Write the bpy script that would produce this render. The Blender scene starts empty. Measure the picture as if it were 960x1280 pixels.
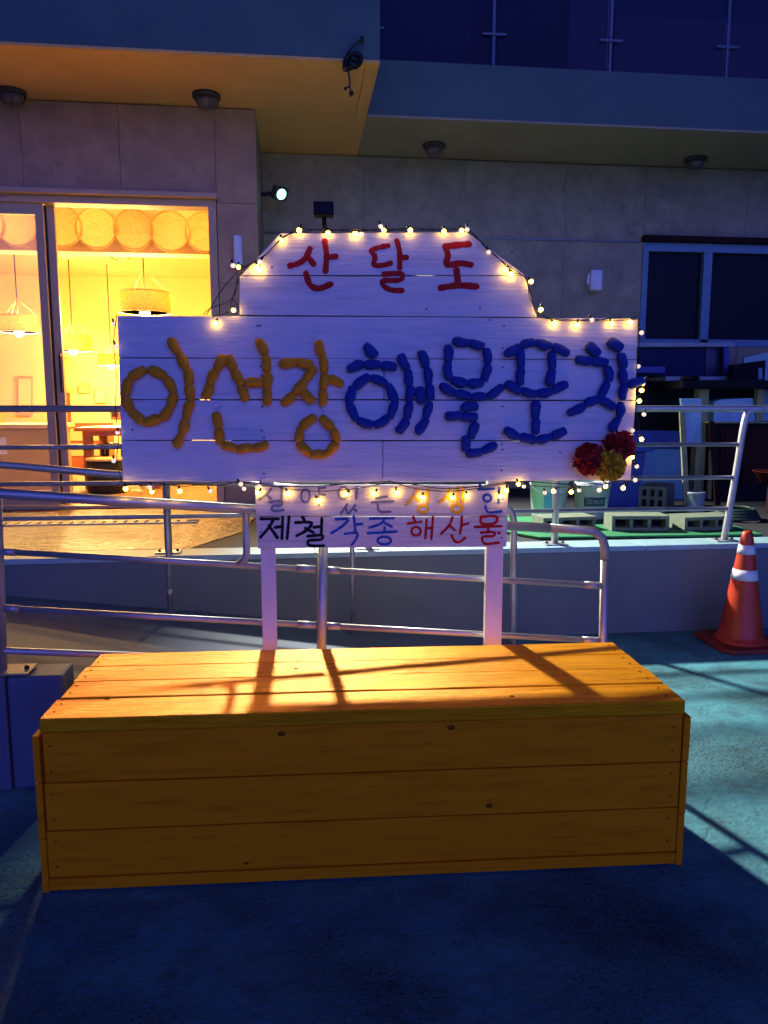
import bpy, math, random
from math import sin, cos, pi, radians, atan2, hypot, sqrt
from mathutils import Vector, Matrix, Quaternion
random.seed(7)
SC = bpy.context.scene
COL = SC.collection

# ------------------------------------------------------------------ camera
F, PITCH, YAW, CH = 960.0, radians(8.0), radians(6.5), 1.4
cam_d = bpy.data.cameras.new("camera"); cam = bpy.data.objects.new("camera", cam_d); COL.objects.link(cam)
cam.location = (0, 0, CH); cam.rotation_euler = (pi/2 - PITCH, 0, -YAW)
cam_d.sensor_fit = 'VERTICAL'; cam_d.sensor_height = 24; cam_d.lens = 24*F/1280; cam_d.clip_start = .05; cam_d.clip_end = 500
SC.camera = cam
FW = Vector((sin(YAW)*cos(PITCH), cos(YAW)*cos(PITCH), -sin(PITCH))); RT = Vector((cos(YAW), -sin(YAW), 0))
UP = RT.cross(FW); CP = Vector((0, 0, CH))
def ray(x, y): return FW + RT*((x-480)/F) - UP*((y-640)/F)
def atz(x, y, z): d = ray(x, y); return CP + d*((z-CH)/d.z)      # measured point on a horizontal plane
def aty(x, y, Y): d = ray(x, y); return CP + d*(Y/d.y)           # measured point on a wall plane

# ------------------------------------------------------------------ dusk sky, low blue light from behind the camera
w = bpy.data.worlds.new("World"); SC.world = w; w.use_nodes = True
nt = w.node_tree; bg = nt.nodes['Background']
sky = nt.nodes.new('ShaderNodeTexSky'); sky.sky_type = 'NISHITA'; sky.sun_disc = False
SUN_EL, SUN_AZ = radians(4.5), radians(186)
sky.sun_elevation = radians(2); sky.sun_rotation = SUN_AZ
mx = nt.nodes.new('ShaderNodeMix'); mx.data_type = 'RGBA'; mx.blend_type = 'MULTIPLY'; mx.inputs['Factor'].default_value = 1
nt.links.new(sky.outputs[0], mx.inputs['A']); mx.inputs['B'].default_value = (.05, .2, 1.0, 1)
nt.links.new(mx.outputs['Result'], bg.inputs[0]); bg.inputs[1].default_value = .05*.75
sl = bpy.data.lights.new("sun", 'SUN'); sun = bpy.data.objects.new("sun", sl); COL.objects.link(sun)
sl.energy = 2.2; sl.angle = radians(70); sl.color = (.125, .155, 1.0)
sd = Vector((-.10, 1, -math.tan(SUN_EL))); sun.rotation_euler = sd.to_track_quat('-Z', 'Y').to_euler()
vs = SC.view_settings; vs.view_transform = 'Standard'; vs.look = 'None'; vs.exposure = 0; vs.gamma = 1
SC.cycles.use_denoising = True; SC.cycles.max_bounces = 8; SC.cycles.transparent_max_bounces = 12
SC.cycles.sample_clamp_indirect = 6

# ------------------------------------------------------------------ materials
def nodes(name):
    m = bpy.data.materials.new(name); m.use_nodes = True
    return m, m.node_tree, m.node_tree.nodes['Principled BSDF']
def mat(name, col, rough=.6, metal=0, var=.25, scale=6, stretch=(1, 1, 1), bump=.2, bscale=40, dirt=0, dirtcol=(.02, .02, .02), dscale=2.5, spec=.5, per_obj=True, coat=0, bdist=.004, detail=6, stint=None):
    m, t, p = nodes(name); N, L = t.nodes.new, t.links.new
    tc = N('ShaderNodeTexCoord'); mp = N('ShaderNodeMapping'); mp.inputs['Scale'].default_value = stretch
    L(tc.outputs['Object'], mp.inputs['Vector'])
    if per_obj:
        oi = N('ShaderNodeObjectInfo'); ml = N('ShaderNodeMath'); ml.operation = 'MULTIPLY'; ml.inputs[1].default_value = 37
        L(oi.outputs['Random'], ml.inputs[0]); L(ml.outputs[0], mp.inputs['Location'])
    n1 = N('ShaderNodeTexNoise'); n1.inputs['Scale'].default_value = scale; n1.inputs['Detail'].default_value = detail; n1.inputs['Roughness'].default_value = .62
    L(mp.outputs[0], n1.inputs['Vector'])
    cr = N('ShaderNodeValToRGB'); e = cr.color_ramp.elements
    e[0].position = .3; e[1].position = .72
    e[0].color = tuple(c*(1-var) for c in col) + (1,); e[1].color = tuple(min(1, c*(1+var)) for c in col) + (1,)
    L(n1.outputs['Fac'], cr.inputs[0]); out = cr.outputs[0]
    if dirt:
        n2 = N('ShaderNodeTexNoise'); n2.inputs['Scale'].default_value = dscale; n2.inputs['Detail'].default_value = 9; n2.inputs['Roughness'].default_value = .7
        L(mp.outputs[0], n2.inputs['Vector'])
        r2 = N('ShaderNodeValToRGB'); r2.color_ramp.elements[0].position = .52; r2.color_ramp.elements[1].position = .68
        r2.color_ramp.elements[1].color = (dirt, dirt, dirt, 1)
        L(n2.outputs['Fac'], r2.inputs[0])
        mm = N('ShaderNodeMix'); mm.data_type = 'RGBA'; L(r2.outputs[0], mm.inputs['Factor']); L(out, mm.inputs['A']); mm.inputs['B'].default_value = dirtcol + (1,)
        out = mm.outputs['Result']
    L(out, p.inputs['Base Color'])
    p.inputs['Roughness'].default_value = rough; p.inputs['Metallic'].default_value = metal; p.inputs['Specular IOR Level'].default_value = spec
    if stint: p.inputs['Specular Tint'].default_value = (*stint, 1)
    if coat: p.inputs['Coat Weight'].default_value = coat; p.inputs['Coat Roughness'].default_value = .15
    rr = N('ShaderNodeMapRange'); rr.inputs['To Min'].default_value = max(0, rough-.12); rr.inputs['To Max'].default_value = min(1, rough+.15)
    L(n1.outputs['Fac'], rr.inputs['Value']); L(rr.outputs[0], p.inputs['Roughness'])
    if bump:
        n3 = N('ShaderNodeTexNoise'); n3.inputs['Scale'].default_value = bscale; n3.inputs['Detail'].default_value = 8; n3.inputs['Roughness'].default_value = .65
        L(mp.outputs[0], n3.inputs['Vector'])
        b = N('ShaderNodeBump'); b.inputs['Strength'].default_value = bump; b.inputs['Distance'].default_value = bdist
        L(n3.outputs['Fac'], b.inputs['Height']); L(b.outputs[0], p.inputs['Normal'])
    return m
def emit(name, col, s):
    m, t, p = nodes(name); p.inputs['Base Color'].default_value = (*col, 1)
    p.inputs['Emission Color'].default_value = (*col, 1); p.inputs['Emission Strength'].default_value = s
    return m
def glass(name, tint=(1, 1, 1), gloss=.08, haze=0):
    m = bpy.data.materials.new(name); m.use_nodes = True; t = m.node_tree; N, L = t.nodes.new, t.links.new
    t.nodes.remove(t.nodes['Principled BSDF'])
    tr = N('ShaderNodeBsdfTransparent'); tr.inputs[0].default_value = (*tint, 1); IOR = 1.45 if tint[0] > .5 else 1.22; gl = N('ShaderNodeBsdfGlossy'); gl.inputs['Roughness'].default_value = .03
    fr = N('ShaderNodeFresnel'); fr.inputs[0].default_value = IOR; ms = N('ShaderNodeMixShader')
    L(fr.outputs[0], ms.inputs[0]); L(tr.outputs[0], ms.inputs[1]); L(gl.outputs[0], ms.inputs[2]); last = ms
    if haze:
        df = N('ShaderNodeBsdfDiffuse'); df.inputs[0].default_value = (.8, .8, .8, 1); m2 = N('ShaderNodeMixShader'); m2.inputs[0].default_value = haze
        L(last.outputs[0], m2.inputs[1]); L(df.outputs[0], m2.inputs[2]); last = m2
    L(last.outputs[0], t.nodes['Material Output'].inputs[0]); return m

M = {}
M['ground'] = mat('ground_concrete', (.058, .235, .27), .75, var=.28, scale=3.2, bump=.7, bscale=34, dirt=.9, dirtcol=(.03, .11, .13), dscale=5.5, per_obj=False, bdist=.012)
def ground_detail(m):
    t = m.node_tree; N, L = t.nodes.new, t.links.new; p = t.nodes['Principled BSDF']; src = p.inputs['Base Color'].links[0].from_socket
    tc = N('ShaderNodeTexCoord'); nz = N('ShaderNodeTexNoise'); nz.inputs['Scale'].default_value = 2.2; nz.inputs['Detail'].default_value = 8
    L(tc.outputs['Object'], nz.inputs['Vector']); vm = N('ShaderNodeVectorMath'); vm.operation = 'MULTIPLY_ADD'; vm.inputs[1].default_value = (.9, .9, 0)
    L(nz.outputs['Color'], vm.inputs[0]); L(tc.outputs['Object'], vm.inputs[2])
    vo = N('ShaderNodeTexVoronoi'); vo.feature = 'DISTANCE_TO_EDGE'; vo.inputs['Scale'].default_value = .9; L(vm.outputs[0], vo.inputs['Vector'])
    cr = N('ShaderNodeMapRange'); cr.inputs['From Max'].default_value = .010; L(vo.outputs['Distance'], cr.inputs['Value'])
    sp = N('ShaderNodeTexNoise'); sp.inputs['Scale'].default_value = 95; sp.inputs['Detail'].default_value = 3; L(tc.outputs['Object'], sp.inputs['Vector'])
    big = N('ShaderNodeTexNoise'); big.inputs['Scale'].default_value = 1.7; big.inputs['Detail'].default_value = 6; L(tc.outputs['Object'], big.inputs['Vector'])
    bs = N('ShaderNodeMapRange'); bs.inputs['From Min'].default_value = .42; bs.inputs['From Max'].default_value = .62; L(big.outputs['Fac'], bs.inputs['Value'])
    s2 = N('ShaderNodeMapRange'); s2.inputs['From Min'].default_value = .56; s2.inputs['From Max'].default_value = .64; s2.inputs['To Min'].default_value = 0; s2.inputs['To Max'].default_value = .75; L(sp.outputs['Fac'], s2.inputs['Value'])
    mu = N('ShaderNodeMath'); mu.operation = 'MULTIPLY'; L(s2.outputs[0], mu.inputs[0]); L(bs.outputs[0], mu.inputs[1])
    one = N('ShaderNodeMath'); one.operation = 'SUBTRACT'; one.inputs[0].default_value = 1; L(mu.outputs[0], one.inputs[1])
    c2 = N('ShaderNodeMapRange'); c2.inputs['To Min'].default_value = .8; L(cr.outputs[0], c2.inputs['Value'])
    b2 = N('ShaderNodeMapRange'); b2.inputs['To Min'].default_value = 1.25; b2.inputs['To Max'].default_value = .65; L(bs.outputs[0], b2.inputs['Value'])
    k1 = N('ShaderNodeMath'); k1.operation = 'MULTIPLY'; L(one.outputs[0], k1.inputs[0]); L(c2.outputs[0], k1.inputs[1])
    k2 = N('ShaderNodeMath'); k2.operation = 'MULTIPLY'; L(k1.outputs[0], k2.inputs[0]); L(b2.outputs[0], k2.inputs[1])
    sc = N('ShaderNodeVectorMath'); sc.operation = 'SCALE'; L(src, sc.inputs[0]); L(k2.outputs[0], sc.inputs['Scale']); L(sc.outputs[0], p.inputs['Base Color'])
    b = p.inputs['Normal'].links[0].from_node; bb = N('ShaderNodeBump'); bb.inputs['Strength'].default_value = .8; bb.inputs['Distance'].default_value = .006
    L(k1.outputs[0], bb.inputs['Height']); L(b.outputs[0], bb.inputs['Normal']); L(bb.outputs[0], p.inputs['Normal'])
ground_detail(M['ground'])
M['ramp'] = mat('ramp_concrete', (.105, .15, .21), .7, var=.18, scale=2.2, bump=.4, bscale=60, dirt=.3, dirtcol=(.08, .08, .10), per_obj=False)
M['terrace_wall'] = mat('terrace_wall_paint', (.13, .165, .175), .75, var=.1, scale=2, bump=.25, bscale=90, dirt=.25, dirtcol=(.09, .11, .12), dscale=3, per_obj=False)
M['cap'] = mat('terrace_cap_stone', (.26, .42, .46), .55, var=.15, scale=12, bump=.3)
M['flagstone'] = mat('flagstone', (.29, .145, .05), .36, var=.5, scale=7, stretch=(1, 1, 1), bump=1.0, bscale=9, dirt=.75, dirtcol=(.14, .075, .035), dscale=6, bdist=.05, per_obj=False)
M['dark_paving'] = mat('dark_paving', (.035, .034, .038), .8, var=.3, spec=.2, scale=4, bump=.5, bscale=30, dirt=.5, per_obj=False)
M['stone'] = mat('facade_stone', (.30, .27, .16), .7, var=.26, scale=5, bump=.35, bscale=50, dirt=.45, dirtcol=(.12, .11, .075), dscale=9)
M['stone_doorlit'] = mat('doorlit_facade_stone', (.42, .285, .15), .7, var=.2, scale=5, bump=.35, bscale=50, dirt=.5, dirtcol=(.24, .16, .09), dscale=8)  # lit copy of the facade stone, warm door glow put into its colour
M['joint'] = mat('dark_joint', (.10, .09, .07), .9, var=.1)
M['soffit'] = mat('doorlit_soffit_paint', (.80, .46, .15), .8, var=.08, scale=3, bump=.15, bscale=120, per_obj=False)  # left soffit: orange door glow put into the base colour
M['soffit_shaded'] = mat('shaded_soffit_paint', (.36, .31, .20), .8, var=.1, scale=3, bump=.15, bscale=120, per_obj=False)  # same soffit paint on the right, shade put into a greyer, darker colour
M['post_dark'] = mat('dark_balcony_post', (.10, .14, .20), .5)
M['fascia'] = mat('fascia_paint', (.07, .13, .115), .7, var=.14, scale=1.6, bump=.15, bscale=90, dirt=.25, dirtcol=(.02, .07, .10), per_obj=False)
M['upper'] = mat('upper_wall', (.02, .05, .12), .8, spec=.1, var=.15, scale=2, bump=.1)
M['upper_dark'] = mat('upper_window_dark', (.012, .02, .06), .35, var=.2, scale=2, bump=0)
M['alu'] = mat('champagne_aluminium', (.52, .38, .21), .5, spec=.3, var=.08, bump=.05)
M['steel'] = mat('stainless_tube', (.50, .50, .48), .45, metal=.65, var=.2, scale=9, stretch=(.4, 1, 1), bump=.12, bscale=70)
M['steel_dull'] = mat('dull_steel_tube', (.38, .39, .42), .48, metal=.65, var=.2, scale=9, bump=.2, bscale=70)
M['white_wood'] = mat('white_painted_plank', (.80, .80, .80), .62, var=.07, scale=3, stretch=(1, 6, 14), bump=.8, bscale=9, dirt=.6, dirtcol=(.46, .46, .50), dscale=2.6, bdist=.005)
M['white_post'] = mat('white_painted_post', (.74, .74, .76), .62, var=.07, scale=3, stretch=(10, 6, 1), bump=.35, bscale=9, bdist=.003)
M['white_weathered'] = mat('weathered_white_plank', (.74, .73, .70), .7, var=.14, scale=4, stretch=(1, 6, 22), bump=.8, bscale=9, dirt=.6, dirtcol=(.33, .31, .30), dscale=3.2, bdist=.005)
M['yellow_top'] = mat('yellow_gloss_plank', (.97, .33, .006), .30, metal=.3, var=.22, scale=3, stretch=(1.2, 14, 8), bump=1.0, bscale=7, dirt=.4, dirtcol=(.45, .12, .008), dscale=3.5, spec=.15, stint=(1, .55, .12), bdist=.004)
M['yellow'] = mat('yellow_painted_board', (.93, .28, .006), .55, var=.08, scale=3, stretch=(1.2, 8, 14), bump=.5, bscale=8, dirt=.6, dirtcol=(.5, .14, .004), dscale=3.5, spec=.15, stint=(1, .55, .12), bdist=.003)
M['knot'] = mat('wood_knot', (.24, .085, .006), .8, spec=.05, var=.4, scale=60, bump=.5)
M['screw'] = mat('screw_head', (.03, .03, .035), .5, metal=.5, var=.1)
M['orange_float'] = mat('orange_foam_float', (1.0, .40, .02), .7, spec=.2, var=.16, scale=30, bump=.9, bscale=120, dirt=.35, dirtcol=(.35, .10, .01), dscale=30, bdist=.002)
M['blue_float'] = mat('blue_foam_float', (.02, .06, .36), .7, spec=.2, var=.25, scale=30, bump=.9, bscale=120, dirt=.3, dirtcol=(.015, .03, .16), dscale=25, bdist=.002)
M['cord'] = mat('white_cord', (.75, .75, .78), .8, var=.1)
M['paint_red'] = mat('red_sign_paint', (.50, .018, .012), .5, spec=.12, var=.3, scale=40)
M['paint_blue'] = mat('blue_sign_paint', (.03, .10, .42), .5, spec=.12, var=.35, scale=40)
M['paint_grey'] = mat('faded_grey_sign_paint', (.20, .21, .30), .6, spec=.12, var=.35, scale=50)
M['paint_black'] = mat('black_sign_paint', (.012, .012, .02), .5, spec=.12, var=.3, scale=40)
M['paint_yellow'] = mat('yellow_sign_paint', (.82, .48, .02), .5, spec=.12, var=.2, scale=40)
M['wire'] = mat('dark_green_wire', (.012, .02, .014), .5, var=.2)
M['bulb_lit'] = emit('lit_bulb', (1.0, .52, .05), 36)
M['bulb_dim'] = emit('dim_bulb', (1.0, .76, .60), .95)
M['socket'] = mat('bulb_socket', (.015, .015, .015), .5)
M['black'] = mat('black_plastic', (.006, .006, .008), .6, var=.2, spec=.15)
M['solar'] = mat('solar_cell', (.006, .007, .014), .5, var=.2, spec=.15)
M['cone_orange'] = mat('orange_cone_rubber', (.55, .04, .010), .42, var=.15, scale=8, bump=.2, dirt=.4, dirtcol=(.25, .03, .01), dscale=7)
M['cone_base'] = mat('cone_base_rubber', (.28, .025, .010), .6, var=.2, scale=8, bump=.3, dirt=.6, dirtcol=(.08, .015, .01), dscale=7)
M['cone_white'] = mat('reflective_band', (.80, .80, .82), .35, var=.1, scale=20, dirt=.3, dirtcol=(.3, .3, .3), dscale=20)
M['petal_red'] = mat('red_petal', (.50, .025, .018), .85, var=.4, scale=40, bump=.3)
M['petal_yellow'] = mat('yellow_petal', (.85, .50, .015), .85, var=.4, scale=40, bump=.3)
M['room'] = mat('room_plaster', (.74, .60, .24), .8, var=.05, scale=3, bump=.1, dirt=.25, dirtcol=(.60, .42, .12), dscale=2.2, per_obj=False)
M['room_trim'] = mat('room_beam', (.74, .56, .26), .7, var=.06, bump=.1)
M['wicker'] = mat('woven_bamboo', (.82, .52, .17), .7, var=.3, scale=30, stretch=(1, 1, 6), bump=.8, bscale=60)
M['shade'] = mat('woven_shade', (.95, .74, .28), .7, var=.3, scale=50, bump=.8, bscale=80)
def translucent(m, k):
    t = m.node_tree; p = t.nodes['Principled BSDF']; tl = t.nodes.new('ShaderNodeBsdfTranslucent'); ms = t.nodes.new('ShaderNodeMixShader'); ms.inputs[0].default_value = k
    src = p.inputs['Base Color'].links[0].from_socket; t.links.new(src, tl.inputs[0]); t.links.new(p.outputs[0], ms.inputs[1]); t.links.new(tl.outputs[0], ms.inputs[2])
    t.links.new(ms.outputs[0], t.nodes['Material Output'].inputs[0])
translucent(M['shade'], .65)
M['lamp'] = emit('glowing_lamp', (1.0, .62, .22), 55)
M['table'] = mat('red_brown_wood', (.30, .075, .025), .35, var=.25, scale=4, stretch=(1, 1, 8))
M['dark'] = mat('dark_metal', (.012, .011, .012), .5, var=.2, spec=.2)
M['counter'] = mat('beige_counter', (.52, .36, .13), .6, var=.08)
M['glass'] = glass('tinted_balcony_glass', (.42, .45, .55))
M['glass_hazy'] = glass('hazy_glass', (.96, .96, .94), haze=.015)
M['glass_dark'] = mat('dark_window_glass', (.006, .008, .014), .35, var=.2, scale=1, bump=0, spec=.1)
M['frame_blue'] = mat('window_frame_paint', (.12, .24, .33), .5, var=.08)
M['vent_white'] = mat('white_plastic', (.68, .70, .72), .4, var=.05)
M['lampgrey'] = mat('grey_lamp_body', (.06, .055, .045), .6, var=.1)
M['lampglass'] = mat('ribbed_lamp_glass', (.13, .12, .10), .3, var=.2, scale=30, stretch=(6, 1, 1))
M['flood'] = emit('floodlight_face', (.34, .95, .92), 5)
M['mat_green'] = mat('green_turf', (.012, .18, .06), .9, var=.3, scale=50, bump=1, bscale=150)
M['block'] = mat('grey_cinder_block', (.15, .18, .12), .9, var=.2, scale=30, bump=.9, bscale=90)
M['hole'] = mat('block_core_shadow', (.01, .012, .01), .9)
M['bucket'] = mat('white_bucket', (.50, .58, .55), .4, var=.1, dirt=.4, dirtcol=(.25, .3, .3), dscale=8)
M['bucket_print'] = mat('pale_blue_print', (.10, .38, .52), .5, var=.2, scale=60)
M['label_dark'] = mat('dark_green_label', (.012, .055, .045), .5)
M['label_text'] = mat('pale_label_letters', (.35, .45, .42), .5)
M['bin_blue'] = mat('blue_bin_plastic', (.015, .035, .24), .4, var=.15)
M['box_blue'] = mat('pale_blue_box', (.14, .36, .42), .5, var=.12)
M['foam'] = mat('styrofoam', (.32, .58, .66), .7, var=.12, dirt=.3, dirtcol=(.1, .22, .35), dscale=9)
M['timber'] = mat('weathered_timber', (.34, .36, .15), .8, var=.3, scale=5, stretch=(8, 8, 1), bump=.5, bscale=30)
M['darkwood'] = mat('dark_reddish_wood', (.030, .010, .007), .7, var=.3, scale=5, spec=.12)
M['shelf'] = mat('grey_shelf_board', (.26, .32, .34), .5, var=.2)
M['navy'] = mat('navy_panel', (.012, .02, .075), .6, spec=.1, var=.25, scale=2)
M['redbasin'] = mat('red_basin_plastic', (.05, .004, .003), .8, spec=.1)
M['cable'] = mat('black_cable', (.008, .008, .01), .5)
M['hose'] = mat('dark_hose', (.01, .035, .02), .6)
M['basket_rim'] = mat('basket_rim', (.50, .27, .07), .6)
M['tarp'] = mat('pale_teal_frame', (.30, .55, .52), .6, var=.12)

# ------------------------------------------------------------------ mesh helpers
class MB:
    def __init__(s): s.v, s.f, s.sm = [], [], []
    def add(s, vs, fs, smooth=False):
        n = len(s.v); s.v += [Vector(v) for v in vs]; s.f += [tuple(i+n for i in f) for f in fs]; s.sm += [smooth]*len(fs); return s
    def hexa(s, a):   # 8 corners: bottom 4 ccw, top 4 ccw
        return s.add(a, [(3, 2, 1, 0), (4, 5, 6, 7), (0, 1, 5, 4), (1, 2, 6, 5), (2, 3, 7, 6), (3, 0, 4, 7)])
    def box(s, x0, x1, y0, y1, z0, z1):
        return s.hexa([(x0, y0, z0), (x1, y0, z0), (x1, y1, z0), (x0, y1, z0), (x0, y0, z1), (x1, y0, z1), (x1, y1, z1), (x0, y1, z1)])
    def bar(s, p, q, w, h, up=(0, 0, 1)):
        p, q = Vector(p), Vector(q); d = (q-p).normalized(); u = Vector(up)
        if abs(d.dot(u)) > .95: u = Vector((0, 1, 0))
        r = d.cross(u).normalized()*w/2; u = r.cross(d).normalized()*h/2
        return s.hexa([p-r-u, p+r-u, q+r-u, q-r-u, p-r+u, p+r+u, q+r+u, q-r+u])
    def tube(s, pts, r, n=8, cap=True):
        pts = [Vector(p) for p in pts]; rr = r if isinstance(r, (list, tuple)) else [r]*len(pts)
        base = len(s.v); prev = None
        for i, p in enumerate(pts):
            d = (pts[min(i+1, len(pts)-1)]-pts[max(i-1, 0)]).normalized()
            if prev is None: a = d.orthogonal().normalized()
            else: a = (prev - d*prev.dot(d)).normalized()
            prev = a; b = d.cross(a)
            for k in range(n): s.v.append(p + (a*cos(2*pi*k/n)+b*sin(2*pi*k/n))*rr[i])
        for i in range(len(pts)-1):
            for k in range(n):
                s.f.append((base+i*n+k, base+i*n+(k+1) % n, base+(i+1)*n+(k+1) % n, base+(i+1)*n+k)); s.sm.append(True)
        if cap:
            s.f.append(tuple(base+k for k in reversed(range(n)))); s.sm.append(False)
            s.f.append(tuple(base+(len(pts)-1)*n+k for k in range(n))); s.sm.append(False)
        return s
    def lathe(s, prof, n=20, c=(0, 0, 0), axis=None, smooth=True, sx=1, sy=1):
        base = len(s.v); c = Vector(c); R = Matrix.Identity(3) if axis is None else Vector((0, 0, 1)).rotation_difference(Vector(axis)).to_matrix()
        for r, z in prof:
            for k in range(n): s.v.append(c + R @ Vector((r*sx*cos(2*pi*k/n), r*sy*sin(2*pi*k/n), z)))
        for i in range(len(prof)-1):
            for k in range(n):
                s.f.append((base+i*n+k, base+i*n+(k+1) % n, base+(i+1)*n+(k+1) % n, base+(i+1)*n+k)); s.sm.append(smooth)
        if prof[0][0] > 1e-6: s.f.append(tuple(base+k for k in reversed(range(n)))); s.sm.append(False)
        if prof[-1][0] > 1e-6: s.f.append(tuple(base+(len(prof)-1)*n+k for k in range(n))); s.sm.append(False)
        return s
    def prism(s, poly, d):      # poly: 3-D loop, extruded by vector d
        n = len(poly); P = [Vector(p) for p in poly]; d = Vector(d)
        return s.add(P+[p+d for p in P], [tuple(range(n)), tuple(n+i for i in reversed(range(n)))] + [(i, n+i, n+(i+1) % n, (i+1) % n) for i in range(n)])
def ball(r, n=10): return [(max(1e-7, r*sin(pi*i/n)), -r*cos(pi*i/n)) for i in range(n+1)]

def world_of(o):
    m = Matrix.Identity(4)
    while o is not None: m = o.matrix_basis @ m; o = o.parent
    return m
def obj(name, mb, m, parent=None, local=False, bevel=0, label=None, kind=None, cat=None, group=None):
    me = bpy.data.meshes.new(name); vs = mb.v
    if parent is not None and not local:
        inv = world_of(parent).inverted(); vs = [inv @ v for v in vs]
    me.from_pydata([tuple(v) for v in vs], [], mb.f); me.polygons.foreach_set('use_smooth', mb.sm)
    me.materials.append(M[m] if isinstance(m, str) else m)
    import bmesh
    b = bmesh.new(); b.from_mesh(me); bmesh.ops.recalc_face_normals(b, faces=b.faces); b.to_mesh(me); b.free(); me.update()
    o = bpy.data.objects.new(name, me); COL.objects.link(o); o.parent = parent
    if bevel:
        bv = o.modifiers.new('bevel', 'BEVEL'); bv.width = bevel; bv.segments = 2; bv.limit_method = 'ANGLE'
    tag(o, label, cat, group, kind); return o
def tag(o, label=None, cat=None, group=None, kind=None):
    for k, v in (('label', label), ('category', cat), ('group', group), ('kind', kind)):
        if v: o[k] = v
    return o
def thing(name, loc, label, cat, rz=0, group=None):
    o = bpy.data.objects.new(name, None); COL.objects.link(o); o.location = loc; o.rotation_euler = (0, 0, rz); o.empty_display_size = .1
    return tag(o, label, cat, group)
def kids(o): return [c for c in bpy.data.objects if c.parent == o]
def copy_tree(o, parent=None):
    c = o.copy(); COL.objects.link(c); c.parent = parent
    for k in kids(o): copy_tree(k, c)
    return c
def smooth_path(pts, k=6):
    P = [Vector(p) for p in pts]; out = []
    for i in range(len(P)-1):
        a, b, c, d = P[max(i-1, 0)], P[i], P[i+1], P[min(i+2, len(P)-1)]
        for j in range(k):
            t = j/k; out.append(.5*((2*b)+(c-a)*t+(2*a-5*b+4*c-d)*t*t+(3*b-a-3*c+d)*t**3))
    return out+[P[-1]]

# ================================================================== SETTING
g = MB(); NX = 60
g.add([(-60, -40, 0), (60, -40, 0), (60, 60, 0), (-60, 60, 0)], [(0, 1, 2, 3)])
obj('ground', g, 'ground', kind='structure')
# ramp slab climbing to the left
rz = lambda x: max(.004, min(.62, .235 - .118*(x+.73)))
XR = [-4, -2.5, -1.2, -.4, .4, 1.24]
mb = MB()
top = [(x, rz(x)) for x in XR]
mb.prism([(x, 2.98, z) for x, z in top] + [(1.24, 2.98, 0), (-4, 2.98, 0)], (0, 1.418, 0))
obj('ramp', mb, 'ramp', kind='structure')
# terrace: retaining wall + cap + floor
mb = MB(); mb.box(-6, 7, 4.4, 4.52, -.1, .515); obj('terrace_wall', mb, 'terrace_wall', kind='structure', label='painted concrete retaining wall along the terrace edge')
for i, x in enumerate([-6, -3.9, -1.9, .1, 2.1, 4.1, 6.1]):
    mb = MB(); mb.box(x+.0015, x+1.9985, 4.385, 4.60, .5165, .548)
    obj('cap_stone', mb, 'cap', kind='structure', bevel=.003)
mb = MB(); mb.box(-6, 8, 4.6015, 7.56, -.1, .5285); terr = obj('terrace_floor', mb, 'joint', kind='structure')
# stamped rough paving on the left, smooth concrete on the right, meeting along an irregular edge
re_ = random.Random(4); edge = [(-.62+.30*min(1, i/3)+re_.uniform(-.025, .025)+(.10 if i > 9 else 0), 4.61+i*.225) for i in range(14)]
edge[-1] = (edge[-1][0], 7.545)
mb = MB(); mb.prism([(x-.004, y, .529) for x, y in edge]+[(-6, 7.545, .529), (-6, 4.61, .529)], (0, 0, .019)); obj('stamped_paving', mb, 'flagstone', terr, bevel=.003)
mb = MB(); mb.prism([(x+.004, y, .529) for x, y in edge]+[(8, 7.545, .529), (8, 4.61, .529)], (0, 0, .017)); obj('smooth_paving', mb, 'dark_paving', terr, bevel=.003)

# ================================================================== BUILDING
B = thing('restaurant_building', (0, 6.5, .55), 'stone clad restaurant with glowing glass door and blue balcony above', 'building')
YF, YR, XS = 6.5, 7.55, -.28
# left block upper volume
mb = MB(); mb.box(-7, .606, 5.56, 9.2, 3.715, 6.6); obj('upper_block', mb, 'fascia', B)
mb = MB()
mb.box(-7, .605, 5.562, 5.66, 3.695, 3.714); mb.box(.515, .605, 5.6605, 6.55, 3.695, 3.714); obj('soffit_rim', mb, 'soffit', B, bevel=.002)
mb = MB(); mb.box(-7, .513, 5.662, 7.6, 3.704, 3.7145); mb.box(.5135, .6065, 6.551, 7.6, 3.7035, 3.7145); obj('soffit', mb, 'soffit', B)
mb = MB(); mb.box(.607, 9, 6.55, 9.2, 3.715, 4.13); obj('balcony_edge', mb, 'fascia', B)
mb = MB(); mb.box(.607, 9, 6.552, 6.62, 3.698, 3.7145); obj('soffit_rim', mb, 'soffit_shaded', B)
mb = MB(); mb.box(.607, 9, 6.6205, 7.6, 3.705, 3.7145); obj('soffit', mb, 'soffit_shaded', B)
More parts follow.
